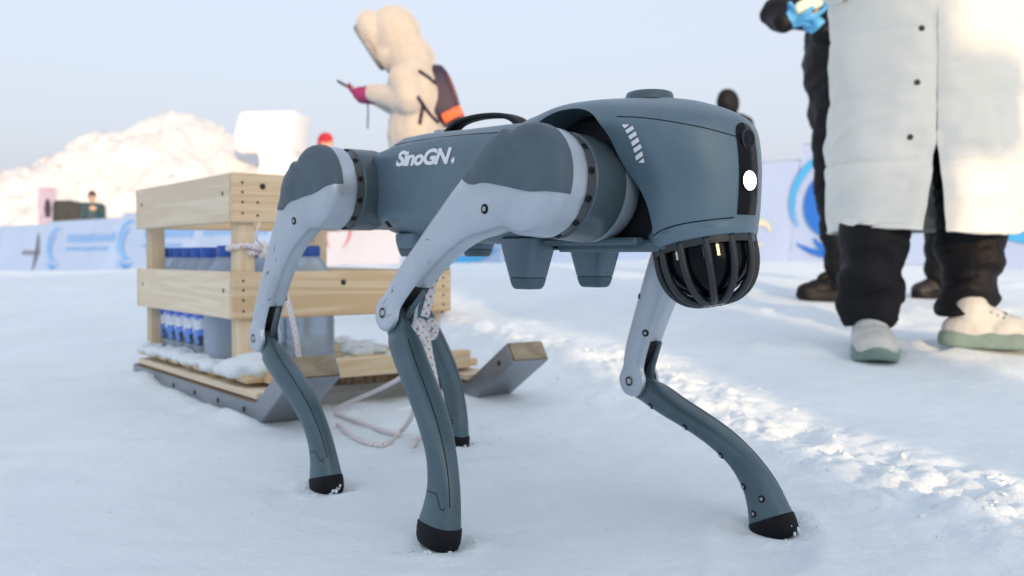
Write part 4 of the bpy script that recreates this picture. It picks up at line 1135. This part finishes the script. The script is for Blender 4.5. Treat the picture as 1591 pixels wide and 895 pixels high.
# ------------------------------------------------------------------ people
SKIN = mat('skin', (0.56, 0.36, 0.27), 0.5, var=.06, vscale=20)
HAIR = mat('hair', (0.02, 0.016, 0.014), 0.5, bump=.6, bscale=120)
EYEW = mat('eye', (0.03, 0.025, 0.02), 0.2)
def head_into(mb, c, s, M=None):
    """skull, jaw, nose, ears; face looks along -Y of M"""
    M = M or Matrix.Identity(3)
    def P(x, y, z): return Vector(c) + M @ (Vector((x, y, z)) * s)
    mb.ellipsoid(P(0, 0.01, 0.02), (.074 * s, .092 * s, .098 * s), M); mb.ellipsoid(P(0, -.025, -.055), (.055 * s, .06 * s, .062 * s), M)
    mb.capsule(P(0, -.085, .02), .009 * s, P(0, -.103, -.018), .014 * s, 8)
    for x in (-1, 1): mb.ellipsoid(P(.076 * x, .01, -.005), (.012 * s, .022 * s, .032 * s), M, 10)
    mb.capsule(P(-.020, -.080, -.060), .008 * s, P(.020, -.080, -.060), .008 * s, 8)
def eyes(c, s, parent, M=None):
    M = M or Matrix.Identity(3)
    for x in (-1, 1):
        p = Vector(c) + M @ (Vector((.030 * x, -.078, .008)) * s)
        obj('eye', MB().ellipsoid(p, (.012 * s, .008 * s, .007 * s), M, 10).mesh('eye', True, 180), EYEW, parent)
def hand_into(mb, wrist, direction, palm_n, s=1.0, curl=0.6, side=1):
    """palm, four curled fingers and a thumb leaving the side of the palm"""
    d = Vector(direction).normalized(); n = Vector(palm_n); n = (n - d * n.dot(d)).normalized(); t = d.cross(n) * side
    w = Vector(wrist)
    for k in range(4):
        a = (k - 1.5) * .019 * s; mb.capsule(w + t * a * .7 + d * .012 * s, .0155 * s, w + t * a + d * .085 * s, .0115 * s, 8)
        L = (.040, .046, .043, .034)[k] * s; p = w + t * a + d * .088 * s
        d1 = (d * math.cos(curl) + n * math.sin(curl)).normalized(); d2 = (d * math.cos(2 * curl) + n * math.sin(2 * curl)).normalized()
        q = p + d1 * L; mb.capsule(p, .0098 * s, q, .009 * s, 8); mb.capsule(q, .009 * s, q + d2 * L * .75, .008 * s, 8)
    p = w + t * (-.030 * s) + d * .025 * s; q = p + (d * .6 - t * .5 + n * .5).normalized() * .042 * s
    mb.capsule(p, .013 * s, q, .0105 * s, 8); mb.capsule(q, .0105 * s, q + (d * .8 + n * .5 + t * .1).normalized() * .032 * s, .009 * s, 8)
def tube_leg(pts, rad, seed, wrinkle=0.010, seg=22, n=7):
    """a trouser leg with folds that bunch towards the shoe"""
    P = [Vector(p) for p in spline(pts, n)]; rr = [float(r[0]) for r in spline([(r,) for r in rad], n)]
    r_ = random.Random(seed); ph = [r_.uniform(0, 6) for _ in range(6)]
    secs = []
    for i, p in enumerate(P):
        t = i / (len(P) - 1); sec = []
        for j in range(seg):
            a = 2 * math.pi * j / seg
            w = wrinkle * (0.3 + t) * (math.sin(13 * t + 2 * a + ph[0]) + .7 * math.sin(29 * t - 1 * a + ph[1]) + .5 * math.sin(3 * a + 7 * t + ph[2]))
            sec.append(p + Vector(((rr[i] + w) * math.cos(a), (rr[i] * .95 + w) * math.sin(a), .006 * math.sin(2 * a + ph[3]))))
        secs.append(sec)
    return MB().loft(secs)
BOOT_ = mat('black_boot', (0.005, 0.006, 0.008), 0.55, spec=.25, var=.2, vscale=10)
def shoe_parts(parent, pos, yaw, m_up, m_sole, L=.30, W=.115, m_lace=None, h=.105):
    """sneaker: sole with a turned-up toe, upper, tongue and collar; toe along -Y before yaw"""
    root = obj('shoe', None, None, parent) if False else None
    M = Matrix.Translation(pos) @ Matrix.Rotation(yaw, 4, 'Z')
    def out(sc, z, ny=0): return [(W / 2 * sc * wv, (-.5 + t) * L * sc + ny, z) for t, wv in SO]
    prof_t = [(0.0, .18), (.04, .55), (.12, .86), (.25, 1.0), (.42, .95), (.60, .80), (.78, .78), (.92, .70), (1.0, .32)]
    SO = [(t, w) for t, w in prof_t] + [(t, -w) for t, w in prof_t[::-1]]
    secs = []
    for z, sc in ((0, .88), (.005, .97), (.016, 1.0), (.036, 1.0), (.050, .97), (.060, .90)):
        secs.append([Vector((x, y, zz + (.014 * max(0, (-.32 - y / L)) / .18 if zz < .03 else .006 * max(0, (-.32 - y / L)) / .18) + .010 * max(0, y / L))) for x, y, zz in out(sc, z)])
    mb = MB().loft(secs); me = shade(modded(mb.mesh(), ('SUBSURF', dict(levels=1, render_levels=1))), True, 180); me.transform(M)
    sole = obj('shoe_sole', me, m_sole, parent)
    b = MB(); b.ellipsoid((0, -L * .26, .052), (W * .47, L * .22, .046)); b.ellipsoid((0, -L * .10, .062), (W * .46, L * .26, .052)); b.ellipsoid((0, L * .16, .066), (W * .42, L * .31, .056))
    b.capsule((0, L * .02, .088), W * .36, (0, L * .20, h * .9), W * .38); b.capsule((0, L * .20, .08), W * .40, (0, L * .20, h + .012), W * .39); b.box((0, L * .06, h * .92), (W * .42, .03, .06), None, .012, 2)
    me = blob(b, .006, 6); me.transform(M); up = obj('shoe_upper', me, m_up, parent)
    tg = MB().ellipsoid((0, -L * .02, h * .84), (W * .22, L * .16, .030), Matrix.Rotation(R(18), 3, 'X')); tm_ = blob(tg, .006, 3); tm_.transform(M); obj('tongue', tm_, TROU, up)
    tc_ = MB().ellipsoid((0, -L * .36, .050), (W * .44, L * .125, .040)); tm_ = blob(tc_, .006, 3); tm_.transform(M); obj('toe_cap', tm_, m_up, up)
    for k in range(4):
        y = -L * .16 + k * L * .055; z = .106 + k * .0085
        lm = MB().tube([M @ Vector((-W * .30, y + .012, z - .012)), M @ Vector((0, y, z + .004)), M @ Vector((W * .30, y + .012, z - .012))], .004, 6)
        obj('lace', lm, m_lace or m_sole, up)
    return up

# ---- person in the long white padded coat
PZ = 3.22
wx = px_x(1437, PZ); wz = gz(wx, PZ)
p1 = empty('person', (wx, PZ, wz))
tag(p1, 'person in a long off-white padded coat, black trousers and pale chunky sneakers', 'person')
COATM = mat('white_coat', (0.74, 0.75, 0.70), 0.50, var=.05, vscale=3, bump=.35, bscale=22, sheen=.2)
TROU = mat('black_trousers', (0.005, 0.0055, 0.008), 0.65, spec=.25, var=.3, vscale=9, bump=.4, bscale=30)
SHOEU = mat('shoe_pale', (0.55, 0.56, 0.53), 0.6, var=.12, vscale=16, bump=.3, bscale=120)
SHOES = mat('shoe_sole_green', (0.17, 0.25, 0.23), 0.6, var=.2, vscale=14)
def lp(px, py, y):                                      # photo pixel at depth y, in person 1's frame
    return at_depth(px, py, y) - p1.location
LA, LB = lp(1356, 555, 3.10), lp(1512, 548, 3.20)       # the two shoes
LA.z, LB.z = gz(LA.x + wx, 3.08) - wz, gz(LB.x + wx, 3.2) - wz
b = MB()
head_into(b, (0, -.02, 1.60), 1.0)
b.capsule((0, 0, 1.38), .055, (0, -.01, 1.52), .052); b.capsule((-.13, 0, 1.34), .10, (.13, 0, 1.34), .10); b.capsule((0, 0, 1.30), .16, (0, 0, .88), .145)
for s, ft in ((-1, LA), (1, LB)):
    b.capsule((s * .11, 0, .86), .08, (s * .135, -.015, .60), .06); b.capsule((s * .135, -.015, .60), .055, (ft.x + .012, ft.y + .058, .34), .045); b.capsule((ft.x + .012, ft.y + .058, .34), .045, (ft.x, ft.y + .055, .08), .036)
    b.capsule((s * .20, 0, 1.34), .055, (s * .30, -.06, 1.16), .045); b.capsule((s * .30, -.06, 1.16), .042, (s * .12, -.26, 1.30), .034)
    hand_into(b, (s * .11, -.27, 1.31), (-s * .6, -.45, .4), (0, .6, .4), 1.0, .5, s)
body = obj('body', blob(b, .006, 3), SKIN, p1)
eyes((0, -.02, 1.60), 1.0, p1)
hb = MB(); hb.ellipsoid((0, .012, 1.635), (.086, .100, .092)); hb.ellipsoid((0, .05, 1.58), (.080, .065, .09)); obj('hair', blob(hb, .007, 3), HAIR, p1)
# trousers
hem = lp(1437, 357, PZ - .18).z
b1 = tube_leg([(-.11, 0, .86), (-.13, -.02, .60), (LA.x + .015, LA.y + .06, .34), (LA.x + .012, LA.y + .055, .20), (LA.x + .002, LA.y + .06, LA.z + .100)], [.13, .120, .106, .100, .074], 5, .010)
b2 = tube_leg([(.11, 0, .86), (.14, -.01, .60), (LB.x + .010, LB.y + .055, .34), (LB.x + .012, LB.y + .05, .21), (LB.x - .020, LB.y + .03, LB.z + .100)], [.13, .120, .104, .096, .074], 9, .010)
hp_ = MB().capsule((-.06, 0, .86), .15, (.06, 0, .86), .15)
tm = MB(); tm.add(b1.v, b1.f); tm.add(b2.v, b2.f); tm.add(hp_.v, hp_.f)
obj('trousers', crumple(blob(tm, .007, 2), .016, 7, 15, 401), TROU, p1)
shoe_parts(p1, (LA.x, LA.y, LA.z - .004), R(-14), SHOEU, SHOES, .31, .150, h=.12)
shoe_parts(p1, (LB.x + .055, LB.y - .02, LB.z - .004), R(72), SHOEU, SHOES, .34, .140, h=.12)
# coat: padded shell open at the front below the last snap
NZ, NA = 150, 170
ZT = 1.46
prof_c = [(hem, .306, .205), (.62, .303, .205), (.80, .300, .200), (1.0, .296, .192), (1.2, .288, .182), (1.34, .262, .160), (1.42, .20, .130), (1.46, .10, .095)]
secs = []
slit_z = lp(1427, 222, PZ - .2).z
SX = math.atan2(-.035, 0.2)                             # slit a little off the centre line
for i in range(NZ + 1):
    z = hem + (ZT - hem) * i / NZ
    a_, b_ = [float(np.interp(z, [q[0] for q in prof_c], [q[k] for q in prof_c])) for k in (1, 2)]
    g = max(0.0, (slit_z - z) / (slit_z - hem)) ** .8
    half = .0025 + .115 * g                            # opening angle
    pz = abs(math.sin(math.pi * (z - hem - .01) / .205)) ** .30
    sec = []
    for j in range(NA + 1):
        t = j / NA; th_ = -math.pi / 2 + SX + half + (2 * math.pi - 2 * half) * t
        puff = .014 * pz * (.75 + .5 * float(vnoise(np.array([t * 14 + 3]), np.array([z * 9]), 5)[0]))
        fold = .015 * math.sin(5 * th_ + 1.0) * max(0, (1 - (z - hem) / .5)) + .014 * (float(vnoise(np.array([t * 9.0]), np.array([z * 5.0 + t * 6]), 8)[0]) - .5)
        edge = -.012 * math.exp(-(min(t, 1 - t) / .012) ** 2)
        r_ = 1 + (puff + fold + edge) / a_
        sec.append((a_ * r_ * math.cos(th_), b_ * r_ * math.sin(th_) , z + .010 * math.sin(2 * th_ + .5) * (i < 3)))
    secs.append(sec)
cm = crumple(MB().loft(secs, False, False).mesh('coat', True, 180), -.030, 5.5, 6.5, 451)
cm = shade(modded(cm, ('SOLIDIFY', dict(thickness=.012, offset=-1.0))), True, 60)
coat = obj('coat', cm, COATM, p1)
sl = MB()
for s in (-1, 1):
    sl.capsule((s * .22, 0, 1.36), .098, (s * .315, -.05, 1.20), .088); sl.capsule((s * .315, -.05, 1.20), .086, (s * .15, -.24, 1.28), .062)
obj('sleeves', blob(sl, .012, 4), COATM, coat)
hd_ = MB().ellipsoid((0, .085, 1.47), (.15, .085, .075)); obj('hood', blob(hd_, .012, 4), COATM, coat)
tcoat = BVHTree.FromPolygons([v.co.copy() for v in cm.vertices], [tuple(p.vertices) for p in cm.polygons])
for px, py in ((1425, 128), (1414, 213), (1432, 44)):
    r = cam_ray(px, py); loc, nor, i, d = tcoat.ray_cast(CAMP - p1.location, r.normalized())
    if loc: obj('snap_button', MB().lathe([(.009, -.002), (.009, .003), (.006, .005), (.0004, .005)], Matrix.Translation(loc) @ Vector((0, -1, 0)).to_track_quat('Z', 'Y').to_matrix().to_4x4(), 14).mesh('snap', True, 40), mat('snap', (.02, .02, .025), .4), coat)
ph = MB().box((0, -.335, 1.37), (.075, .010, .155), bevel=.006, seg=2)
o = obj('phone', ph.mesh('phone', True, 40), mat('phone_black', (.01, .01, .012), .2)); o.location = p1.location
tag(o, 'black phone held up by the person in the white coat', 'phone')

# ---- person in black behind the white coat
BZ = 4.72
bx = px_x(1306, BZ); bz = gz(bx, BZ)
p2 = empty('person', (bx, BZ, bz))
tag(p2, 'person all in black with bright blue gloves standing behind the white coat', 'person')
BLK = mat('black_jacket', (0.006, 0.006, 0.008), 0.6, spec=.25, var=.3, vscale=7, bump=.5, bscale=18)
BOOT = mat('black_boot', (0.012, 0.013, 0.017), 0.4, var=.2, vscale=10)
GLOVE = mat('blue_glove', (0.10, 0.42, 0.78), 0.6)
def bp_(px, py, y=BZ): return at_depth(px, py, y) - p2.location
MY = Matrix.Rotation(R(-90), 3, 'Z')                    # faces picture left
fA, fB = bp_(1296, 468), bp_(1458, 476, BZ + .15); fA.z = fB.z = 0.0
b = MB(); head_into(b, (-.06, 0, 1.62), 1.0, MY)
b.capsule((-.02, 0, 1.40), .055, (-.05, 0, 1.54), .052); b.capsule((0, -.16, 1.36), .09, (0, .16, 1.36), .09); b.capsule((0, 0, 1.32), .15, (0, 0, .90), .14)
hips = [(-.03, -.09, .88), (.03, .09, .88)]
for h_, ft in zip(hips, (fA, fB)):
    k_ = Vector((ft.x + .0, ft.y, .40)); b.capsule(h_, .085, ((h_[0] + k_.x) / 2, (h_[1] + k_.y) / 2, .66), .06); b.capsule(((h_[0] + k_.x) / 2, (h_[1] + k_.y) / 2, .66), .055, k_, .045); b.capsule(k_, .045, (ft.x + .03, ft.y, .07), .036)
gl = bp_(1240, 30, BZ - .24)
ARMS = [((-.04, -.19, 1.37), bp_(1212, 22, BZ - .12), gl + Vector((-.035, 0, 0)), (1, -.25, .15)), ((.02, .19, 1.37), Vector((.06, .16, 1.10)), gl + Vector((.10, .04, -.02)), (-1, -.3, .2))]
for s, (sh_, el, w_, hd2) in zip((-1, 1), ARMS):
    b.capsule(sh_, .055, el, .045); b.capsule(el, .042, w_, .033); hand_into(b, w_, hd2, (0, -.4, .8), .90, .5, s)
obj('body', blob(b, .006, 3), SKIN, p2); eyes((-.06, 0, 1.62), 1.0, p2, MY)
hb = MB(); hb.ellipsoid((-.045, 0, 1.66), (.105, .09, .085)); obj('knit_cap', blob(hb, .008, 3), BLK, p2)
j = MB(); hz_ = bp_(1290, 165).z
j.capsule((0, -.12, 1.36), .125, (0, .12, 1.36), .125); j.ellipsoid((.0, 0, 1.16), (.185, .24, .30)); j.ellipsoid((.02, 0, hz_ + .16), (.19, .25, .20))
for sh_, el, w_, hd2 in ARMS:
    j.capsule(sh_, .088, el, .082); j.capsule(el, .080, w_ - Vector(hd2).normalized() * .03, .056)
jm = crumple(blob(j, .010, 3), .035, 5, 9, 421); jm = boolean(jm, MB().box((0, 0, hz_ - .5), (2, 2, 1.0)))
jk = obj('jacket', jm, BLK, p2)
b1 = tube_leg([(-.03, -.09, .92), ((fA.x - .03) / 2, (fA.y - .09) / 2, .66), (fA.x + .01, fA.y, .40), (fA.x + .045, fA.y, .20), (fA.x + .035, fA.y, .06)], [.135, .118, .095, .088, .074], 15, .007)
b2 = tube_leg([(.03, .09, .92), ((fB.x + .03) / 2, (fB.y + .09) / 2, .66), (fB.x - .01, fB.y, .40), (fB.x + .02, fB.y, .20), (fB.x + .02, fB.y, .06)], [.135, .118, .095, .088, .074], 19, .007)
tm = MB(); tm.add(b1.v, b1.f); tm.add(b2.v, b2.f); tm.capsule((0, -.05, .92), .15, (0, .05, .92), .15)
obj('trousers', crumple(blob(tm, .008, 2), .016, 7, 14, 411), TROU, p2)
shoe_parts(p2, (fA.x - .035, fA.y, -.002), R(-84), BOOT, BOOT, .31, .105, h=.14)
shoe_parts(p2, (fB.x - .01, fB.y, -.002), R(-70), mat('boot_brown', (.02, .018, .018), .5), BOOT, .30, .105, h=.13)
g = MB()
for s, (sh_, el, w_, hd2) in zip((-1, 1), ARMS):
    hand_into(g, w_, hd2, (0, -.4, .8), 1.2, .5, s); g.capsule(w_ - Vector(hd2).normalized() * .035, .046, w_ + Vector(hd2).normalized() * .03, .042)
obj('gloves', blob(g, .006, 3), GLOVE, p2)
pk = MB(); c = Vector((gl.x + .03, gl.y - .03, gl.z + .045)); pk.box(c, (.13, .10, .045), Matrix.Rotation(R(-18), 4, 'Y'), .016, 2); pk.box(c + Vector((-.01, 0, .02)), (.10, .08, .03), Matrix.Rotation(R(-25), 4, 'Y'), .012, 2)
o = obj('snack_packet', blob(pk, .006, 2), mat('packet', (.62, .74, .58), .5, var=.2, vscale=18)); o.location = p2.location
tag(o, 'pale green packet held in bright blue gloves', 'packet')

# ---- woman in the cream hooded jacket, reading a phone
CZ = 5.0
cxp = px_x(640, CZ); cz_ = gz(cxp, CZ)
p3 = empty('person', (cxp, CZ, cz_))
tag(p3, 'person in a cream fleece hooded jacket bending over a phone', 'person')
CREAM = mat('cream_fleece', (0.50, 0.47, 0.42), 0.85, var=.06, vscale=9, bump=.8, bscale=60, sheen=.5)
PURP = mat('backpack_purple', (0.024, 0.016, 0.042), 0.6, var=.2, vscale=9, bump=.3, bscale=60)
ORNG = mat('backpack_orange', (0.85, 0.14, 0.04), 0.55)
MAG = mat('magenta_glove', (0.26, 0.02, 0.12), 0.7)
def cp(px, py, y=CZ): return at_depth(px, py, y) - p3.location
# looks to picture left and down
TL = Matrix.Rotation(R(-28), 3, 'Y') @ Matrix.Rotation(R(-90), 3, 'Z')
hc = cp(613, 66)
b = MB(); head_into(b, hc, .95, TL)
b.capsule(cp(628, 108), .055, hc + Vector((.03, 0, -.06)), .05); sh_z = cp(640, 118).z; b.capsule((-.01, -.14, sh_z - .04), .09, (-.01, .14, sh_z - .04), .09); b.capsule(cp(645, 140), .12, (0.04, 0, .82), .12)
for s in (-1, 1): b.capsule((.08, s * .09, .80), .08, (.09, s * .10, .44), .05); b.capsule((.09, s * .10, .44), .05, (.10, s * .10, .08), .036)
wr = cp(570, 148)
for s in (-1, 1):
    el = cp(640, 166) + Vector((0, s * .20, 0)); b.capsule((0, s * .18, sh_z - .05), .05, el, .045); b.capsule(el, .042, wr + Vector((.02, s * .05, 0)), .03)
    hand_into(b, wr + Vector((.0, s * .045, 0)), (-1, -s * .3, .12), (0, -s * .3, .8), .62, .7, s)
obj('body', blob(b, .006, 3), SKIN, p3); eyes(hc, .95, p3, TL)
obj('hair', blob(MB().ellipsoid(hc + TL @ Vector((0, -.012, .035)), (.080, .092, .07), TL), .008, 3), HAIR, p3)
j = MB()
def el_(px, py, rx, ry, rz, rot=0, dy=0): j.ellipsoid(cp(px, py) + Vector((0, dy, 0)), (rx, ry, rz), Matrix.Rotation(R(rot), 3, 'Y'))
el_(648, 150, .155, .22, .20, -8); el_(648, 210, .150, .22, .26, 0); el_(642, 115, .125, .21, .11, -20); el_(645, 285, .155, .23, .26)

for s in (-1, 1):
    el = cp(643, 166) + Vector((0, s * .22, 0)); j.capsule((-.02, s * .19, sh_z - .05), .075, el, .070); j.capsule(el, .068, wr + Vector((.045, s * .07, 0.0)), .048)
jk = obj('jacket', crumple(blob(j, .009, 4), .018, 4, 7, 431), CREAM, p3)
# hood: shell with an opening towards the phone
h = MB(); h.ellipsoid(cp(615, 58), (.135, .16, .165), Matrix.Rotation(R(-14), 3, 'Y')); h.ellipsoid(cp(580, 54), (.088, .14, .130), Matrix.Rotation(R(-20), 3, 'Y')); h.ellipsoid(cp(636, 92), (.13, .17, .12)); h.ellipsoid(cp(606, 84), (.10, .13, .10))
hm_ = crumple(blob(h, .008, 7), .010, 6, 6, 441)
la, lb = cp(556, 42), cp(596, 104); ld = (lb - la).normalized(); ln = Vector((ld.z, 0, -ld.x)); lm = (la + lb) / 2
if ln.x > 0: ln = -ln
CUT = Matrix((( ld.x, 0, ln.x), (0, 1, 0), (ld.z, 0, ln.z)))
hm_ = boolean(hm_, MB().box(lm + ln * .5, (1, 1, 1), CUT.to_4x4()))
hm_ = boolean(hm_, MB().ellipsoid(lm - ln * .02, (.088, .105, .13), CUT))
hood = obj('hood', hm_, CREAM, p3)
ring = [lm + ld * (.112 * math.cos(t)) + Vector((0, .118 * math.sin(t), 0)) + ln * .004 for t in np.linspace(0, 2 * math.pi, 33)]
obj('fur_trim', MB().tube(ring, .021, 8).mesh('fur_trim', True, 180), mat('grey_fur', (.30, .29, .29), .9, var=.3, vscale=40, bump=1.0, bscale=150), hood)
b1 = MB(); b1.capsule((.08, -.09, .80), .12, (.10, -.10, .10), .085); b1.capsule((.08, .09, .80), .12, (.10, .10, .10), .085); obj('trousers', blob(b1, .012, 3), TROU, p3)
for s in (-1, 1): shoe_parts(p3, (.05, s * .10, -.002), R(-90), BOOT, BOOT, .27, .10)
g = MB()
for s in (-1, 1):
    hand_into(g, wr + Vector((.0, s * .045, 0)), (-1, -s * .3, .12), (0, -s * .3, .8), .80, .7, s); g.capsule(wr + Vector((.03, s * .055, 0)), .040, wr + Vector((-.03, s * .045, 0)), .036)
gm = obj('gloves', blob(g, .006, 3), MAG, p3)
a_, b_ = cp(531, 130), cp(560, 145); d_ = (b_ - a_); c_ = (a_ + b_) / 2
o = obj('phone', MB().box((0, 0, 0), (.15, .075, .012), None, .004, 2).mesh('phone', True, 40), MATS['phone_black'], None, p3.location + c_, (0, math.atan2(-d_.z, d_.x), 0))
tag(o, 'dark phone in magenta gloves held by the person in cream', 'phone')
obj('wrist_strap', MB().tube([cp(571, 155), cp(572, 175), cp(571, 200)], .004, 6), PURP, gm)
# backpack
bk = empty('backpack', p3.location + cp(690, 200)); bo = cp(690, 200)
q = MB(); secs = []
for px0, px1, py, w in ((674, 686, 102, .10), (672, 698, 116, .135), (671, 708, 138, .15), (671, 715, 163, .155), (673, 718, 184, .15), (678, 716, 198, .135)):
    A_, B_ = cp(px0, py) - bo, cp(px1, py) - bo
    secs.append([(x, y, A_.z) for x, y in fillet([Vector(v) for v in ((A_.x, -w), (B_.x, -w * .85), (B_.x, w * .85), (A_.x, w))], .03, 3)])
obj('pack', shade(modded(MB().loft(secs).mesh(), ('SUBSURF', dict(levels=1, render_levels=1))), True, 180), PURP, bk)
A_, B_ = cp(691, 190) - bo, cp(719, 176) - bo; cc = (A_ + B_) / 2; dd = B_ - A_
obj('orange_pocket', MB().box((0, 0, 0), (dd.length * 1.05, .285, .050), Matrix.Rotation(-math.atan2(dd.z, dd.x), 4, 'Y'), .012, 2).mesh('op', True, 40), ORNG, bk, cc)
obj('side_mesh', MB().tube([cp(697, 122) - bo + Vector((0, -.12, 0)), cp(707, 145) - bo + Vector((0, -.13, 0)), cp(713, 168) - bo + Vector((0, -.125, 0))], [.005, .008, .005], 8).mesh('sm', True, 180), mat('pink_trim', (.20, .07, .09), .7), bk)
tj = BVHTree.FromPolygons([v.co.copy() for v in jk.data.vertices], [tuple(p.vertices) for p in jk.data.polygons])
for pts_ in ([(676, 130), (662, 118), (650, 110)], [(680, 190), (668, 178), (657, 163), (648, 150)], [(657, 165), (654, 180), (652, 193)]):
    P = []
    for q_ in spline(pts_, 5):
        r = cam_ray(*q_[:2]).normalized(); loc, nor, i, d = tj.ray_cast(CAMP - p3.location, r)
        P.append((loc if loc else cp(*q_[:2])) - bo)
    obj('strap', MB().tube(P, .010, 8).mesh('strap', True, 180), PURP, bk)
tag(bk, 'purple backpack with an orange pocket on the cream jacket', 'backpack')

# ---- simple standing people far behind
def far_person(px, py_top, y, label, m_jacket, m_hat, m_tr, hat='cap', yaw=0.0, height=None):
    x = px_x(px, y); z = gz(x, y); top = at_depth(px, py_top, y).z - z
    k = top / 1.72
    p = empty('person', (x, y, z), yaw)
    b = MB(); head_into(b, (0, -.01, 1.60 * k), k); b.capsule((0, 0, 1.38 * k), .055, (0, 0, 1.5 * k), .05); b.capsule((-.13, 0, 1.36 * k), .09, (.13, 0, 1.36 * k), .09); b.capsule((0, 0, 1.3 * k), .15, (0, 0, .9 * k), .14)
    for s in (-1, 1):
        b.capsule((s * .09, 0, .88 * k), .09, (s * .10, -.01, .46 * k), .058); b.capsule((s * .10, -.01, .46 * k), .056, (s * .10, 0, .08), .042); b.capsule((s * .10, .0, .05), .045, (s * .11, -.14, .04), .035)
        b.capsule((s * .20, 0, 1.36 * k), .055, (s * .27, .02, 1.08 * k), .045); b.capsule((s * .27, .02, 1.08 * k), .042, (s * .24, -.10, .84 * k), .034); hand_into(b, (s * .24, -.11, .83 * k), (0, -.3, -1), (-s, 0, 0), 1.0, .35, s)
    obj('body', blob(b, .010, 2), SKIN, p); eyes((0, -.01, 1.60 * k), k, p)
    j = MB(); j.capsule((-.13, 0, 1.36 * k), .115, (.13, 0, 1.36 * k), .115); j.ellipsoid((0, 0, 1.15 * k), (.23, .17, .28 * k)); j.ellipsoid((0, 0, .95 * k), (.23, .18, .20 * k))
    for s in (-1, 1): j.capsule((s * .21, 0, 1.36 * k), .08, (s * .28, .02, 1.08 * k), .07); j.capsule((s * .28, .02, 1.08 * k), .068, (s * .25, -.09, .88 * k), .055)
    obj('jacket', blob(j, .016, 3), m_jacket, p)
    t = MB()
    for s in (-1, 1): t.capsule((s * .09, 0, .86 * k), .115, (s * .10, 0, .10), .075)
    obj('trousers', blob(t, .016, 2), m_tr, p)
    h = MB(); h.ellipsoid((0, .012, 1.645 * k), (.090 * k, .108 * k, .095 * k)); h.ellipsoid((0, .05, 1.60 * k), (.088 * k, .075 * k, .10 * k))
    if hat == 'hood': h.ellipsoid((0, -.01, 1.59 * k), (.105 * k, .118 * k, .15 * k))
    obj('knit_hat' if hat == 'cap' else 'hood', blob(h, .010, 3), m_hat, p)
    for s in (-1, 1): shoe_parts(p, (s * .10, -.04, 0), 0, BOOT, BOOT, .27, .10)
    return tag(p, label, 'person')
REDH = mat('red_hat', (0.45, 0.015, 0.03), 0.7); NAVY = mat('navy_jacket', (0.03, 0.04, 0.07), 0.6); TEAL = mat('teal_jacket', (0.02, 0.06, 0.08), 0.6)
far_person(508, 208, 14.2, 'person in a red knitted hat far behind the hind leg', NAVY, REDH, TROU, yaw=R(60))
far_person(1129, 141, 9.4, 'person with a black hood standing behind the robot head', BLK, BLK, TROU, 'hood', yaw=R(128))
far_person(145, 297, 25.2, 'person in dark teal standing by the dark covered load', TEAL, HAIR, TROU, yaw=R(30))

# ------------------------------------------------------------------ unseen walls and a block, added behind the camera to cast the long shade
CANV = mat('shade_wall_canvas', (0.62, 0.68, 0.76), 0.7, var=.05, vscale=2)
def shade_wall(x0, x1, y, h, label):
    r = empty('unseen_shade_wall', ((x0 + x1) / 2, y, gz((x0 + x1) / 2, y))); w = x1 - x0
    obj('canvas', MB().box((0, 0, h / 2 + .03), (w, .03, h - .06), bevel=.004), CANV, r)
    for k in range(max(2, int(w / 1.6) + 1)):
        n = max(1, int(w / 1.6)); x = -w / 2 + .03 + (w - .06) * k / n
        if k <= n: obj('frame_post', MB().tube([(x, -.05, 0), (x, -.05, h)], .025, 8), BFRAME, r); obj('brace', MB().tube([(x, -.07, h * .6), (x, -.9, 0)], .018, 8), BFRAME, r)
    obj('top_rail', MB().tube([(-w / 2, -.05, h - .02), (w / 2, -.05, h - .02)], .025, 8), BFRAME, r)
    return tag(r, label, 'shade_wall', 'unseen walls added to shade the foreground')
WY = -7.5; KX = -math.tan(SUN_AZ)                      # sideways metres per metre towards the sun
def wx_at(x, y): return x + (y - WY) * KX
shade_wall(-14.0, wx_at(0.68, 1.5), WY, 3.10, 'long unseen wall added behind the camera to shade the foreground')
E0 = wx_at(1.37, 3.05)
shade_wall(wx_at(1.01, 1.5), E0, WY, 3.35, 'short unseen wall added to shape the gap of light')
blocker = empty('shade_block', (E0 + .10, WY, .865 + (3.05 - WY) / math.cos(SUN_AZ + math.pi) * math.tan(SUN_EL)))  # unseen rounded block, added to bulge the shade edge on the coat
obj('shade_block_body', MB().box((0, 0, 0), (.30, .26, .36), bevel=.125, seg=6).mesh('shade_block_body', True, 40), BLK, blocker); obj('bracket', MB().tube([(-.26, -.05, 0), (-.1, 0, 0)], .02, 8), BFRAME, blocker)
tag(blocker, 'unseen black block added to shape the shade on the white coat', 'shade_block')
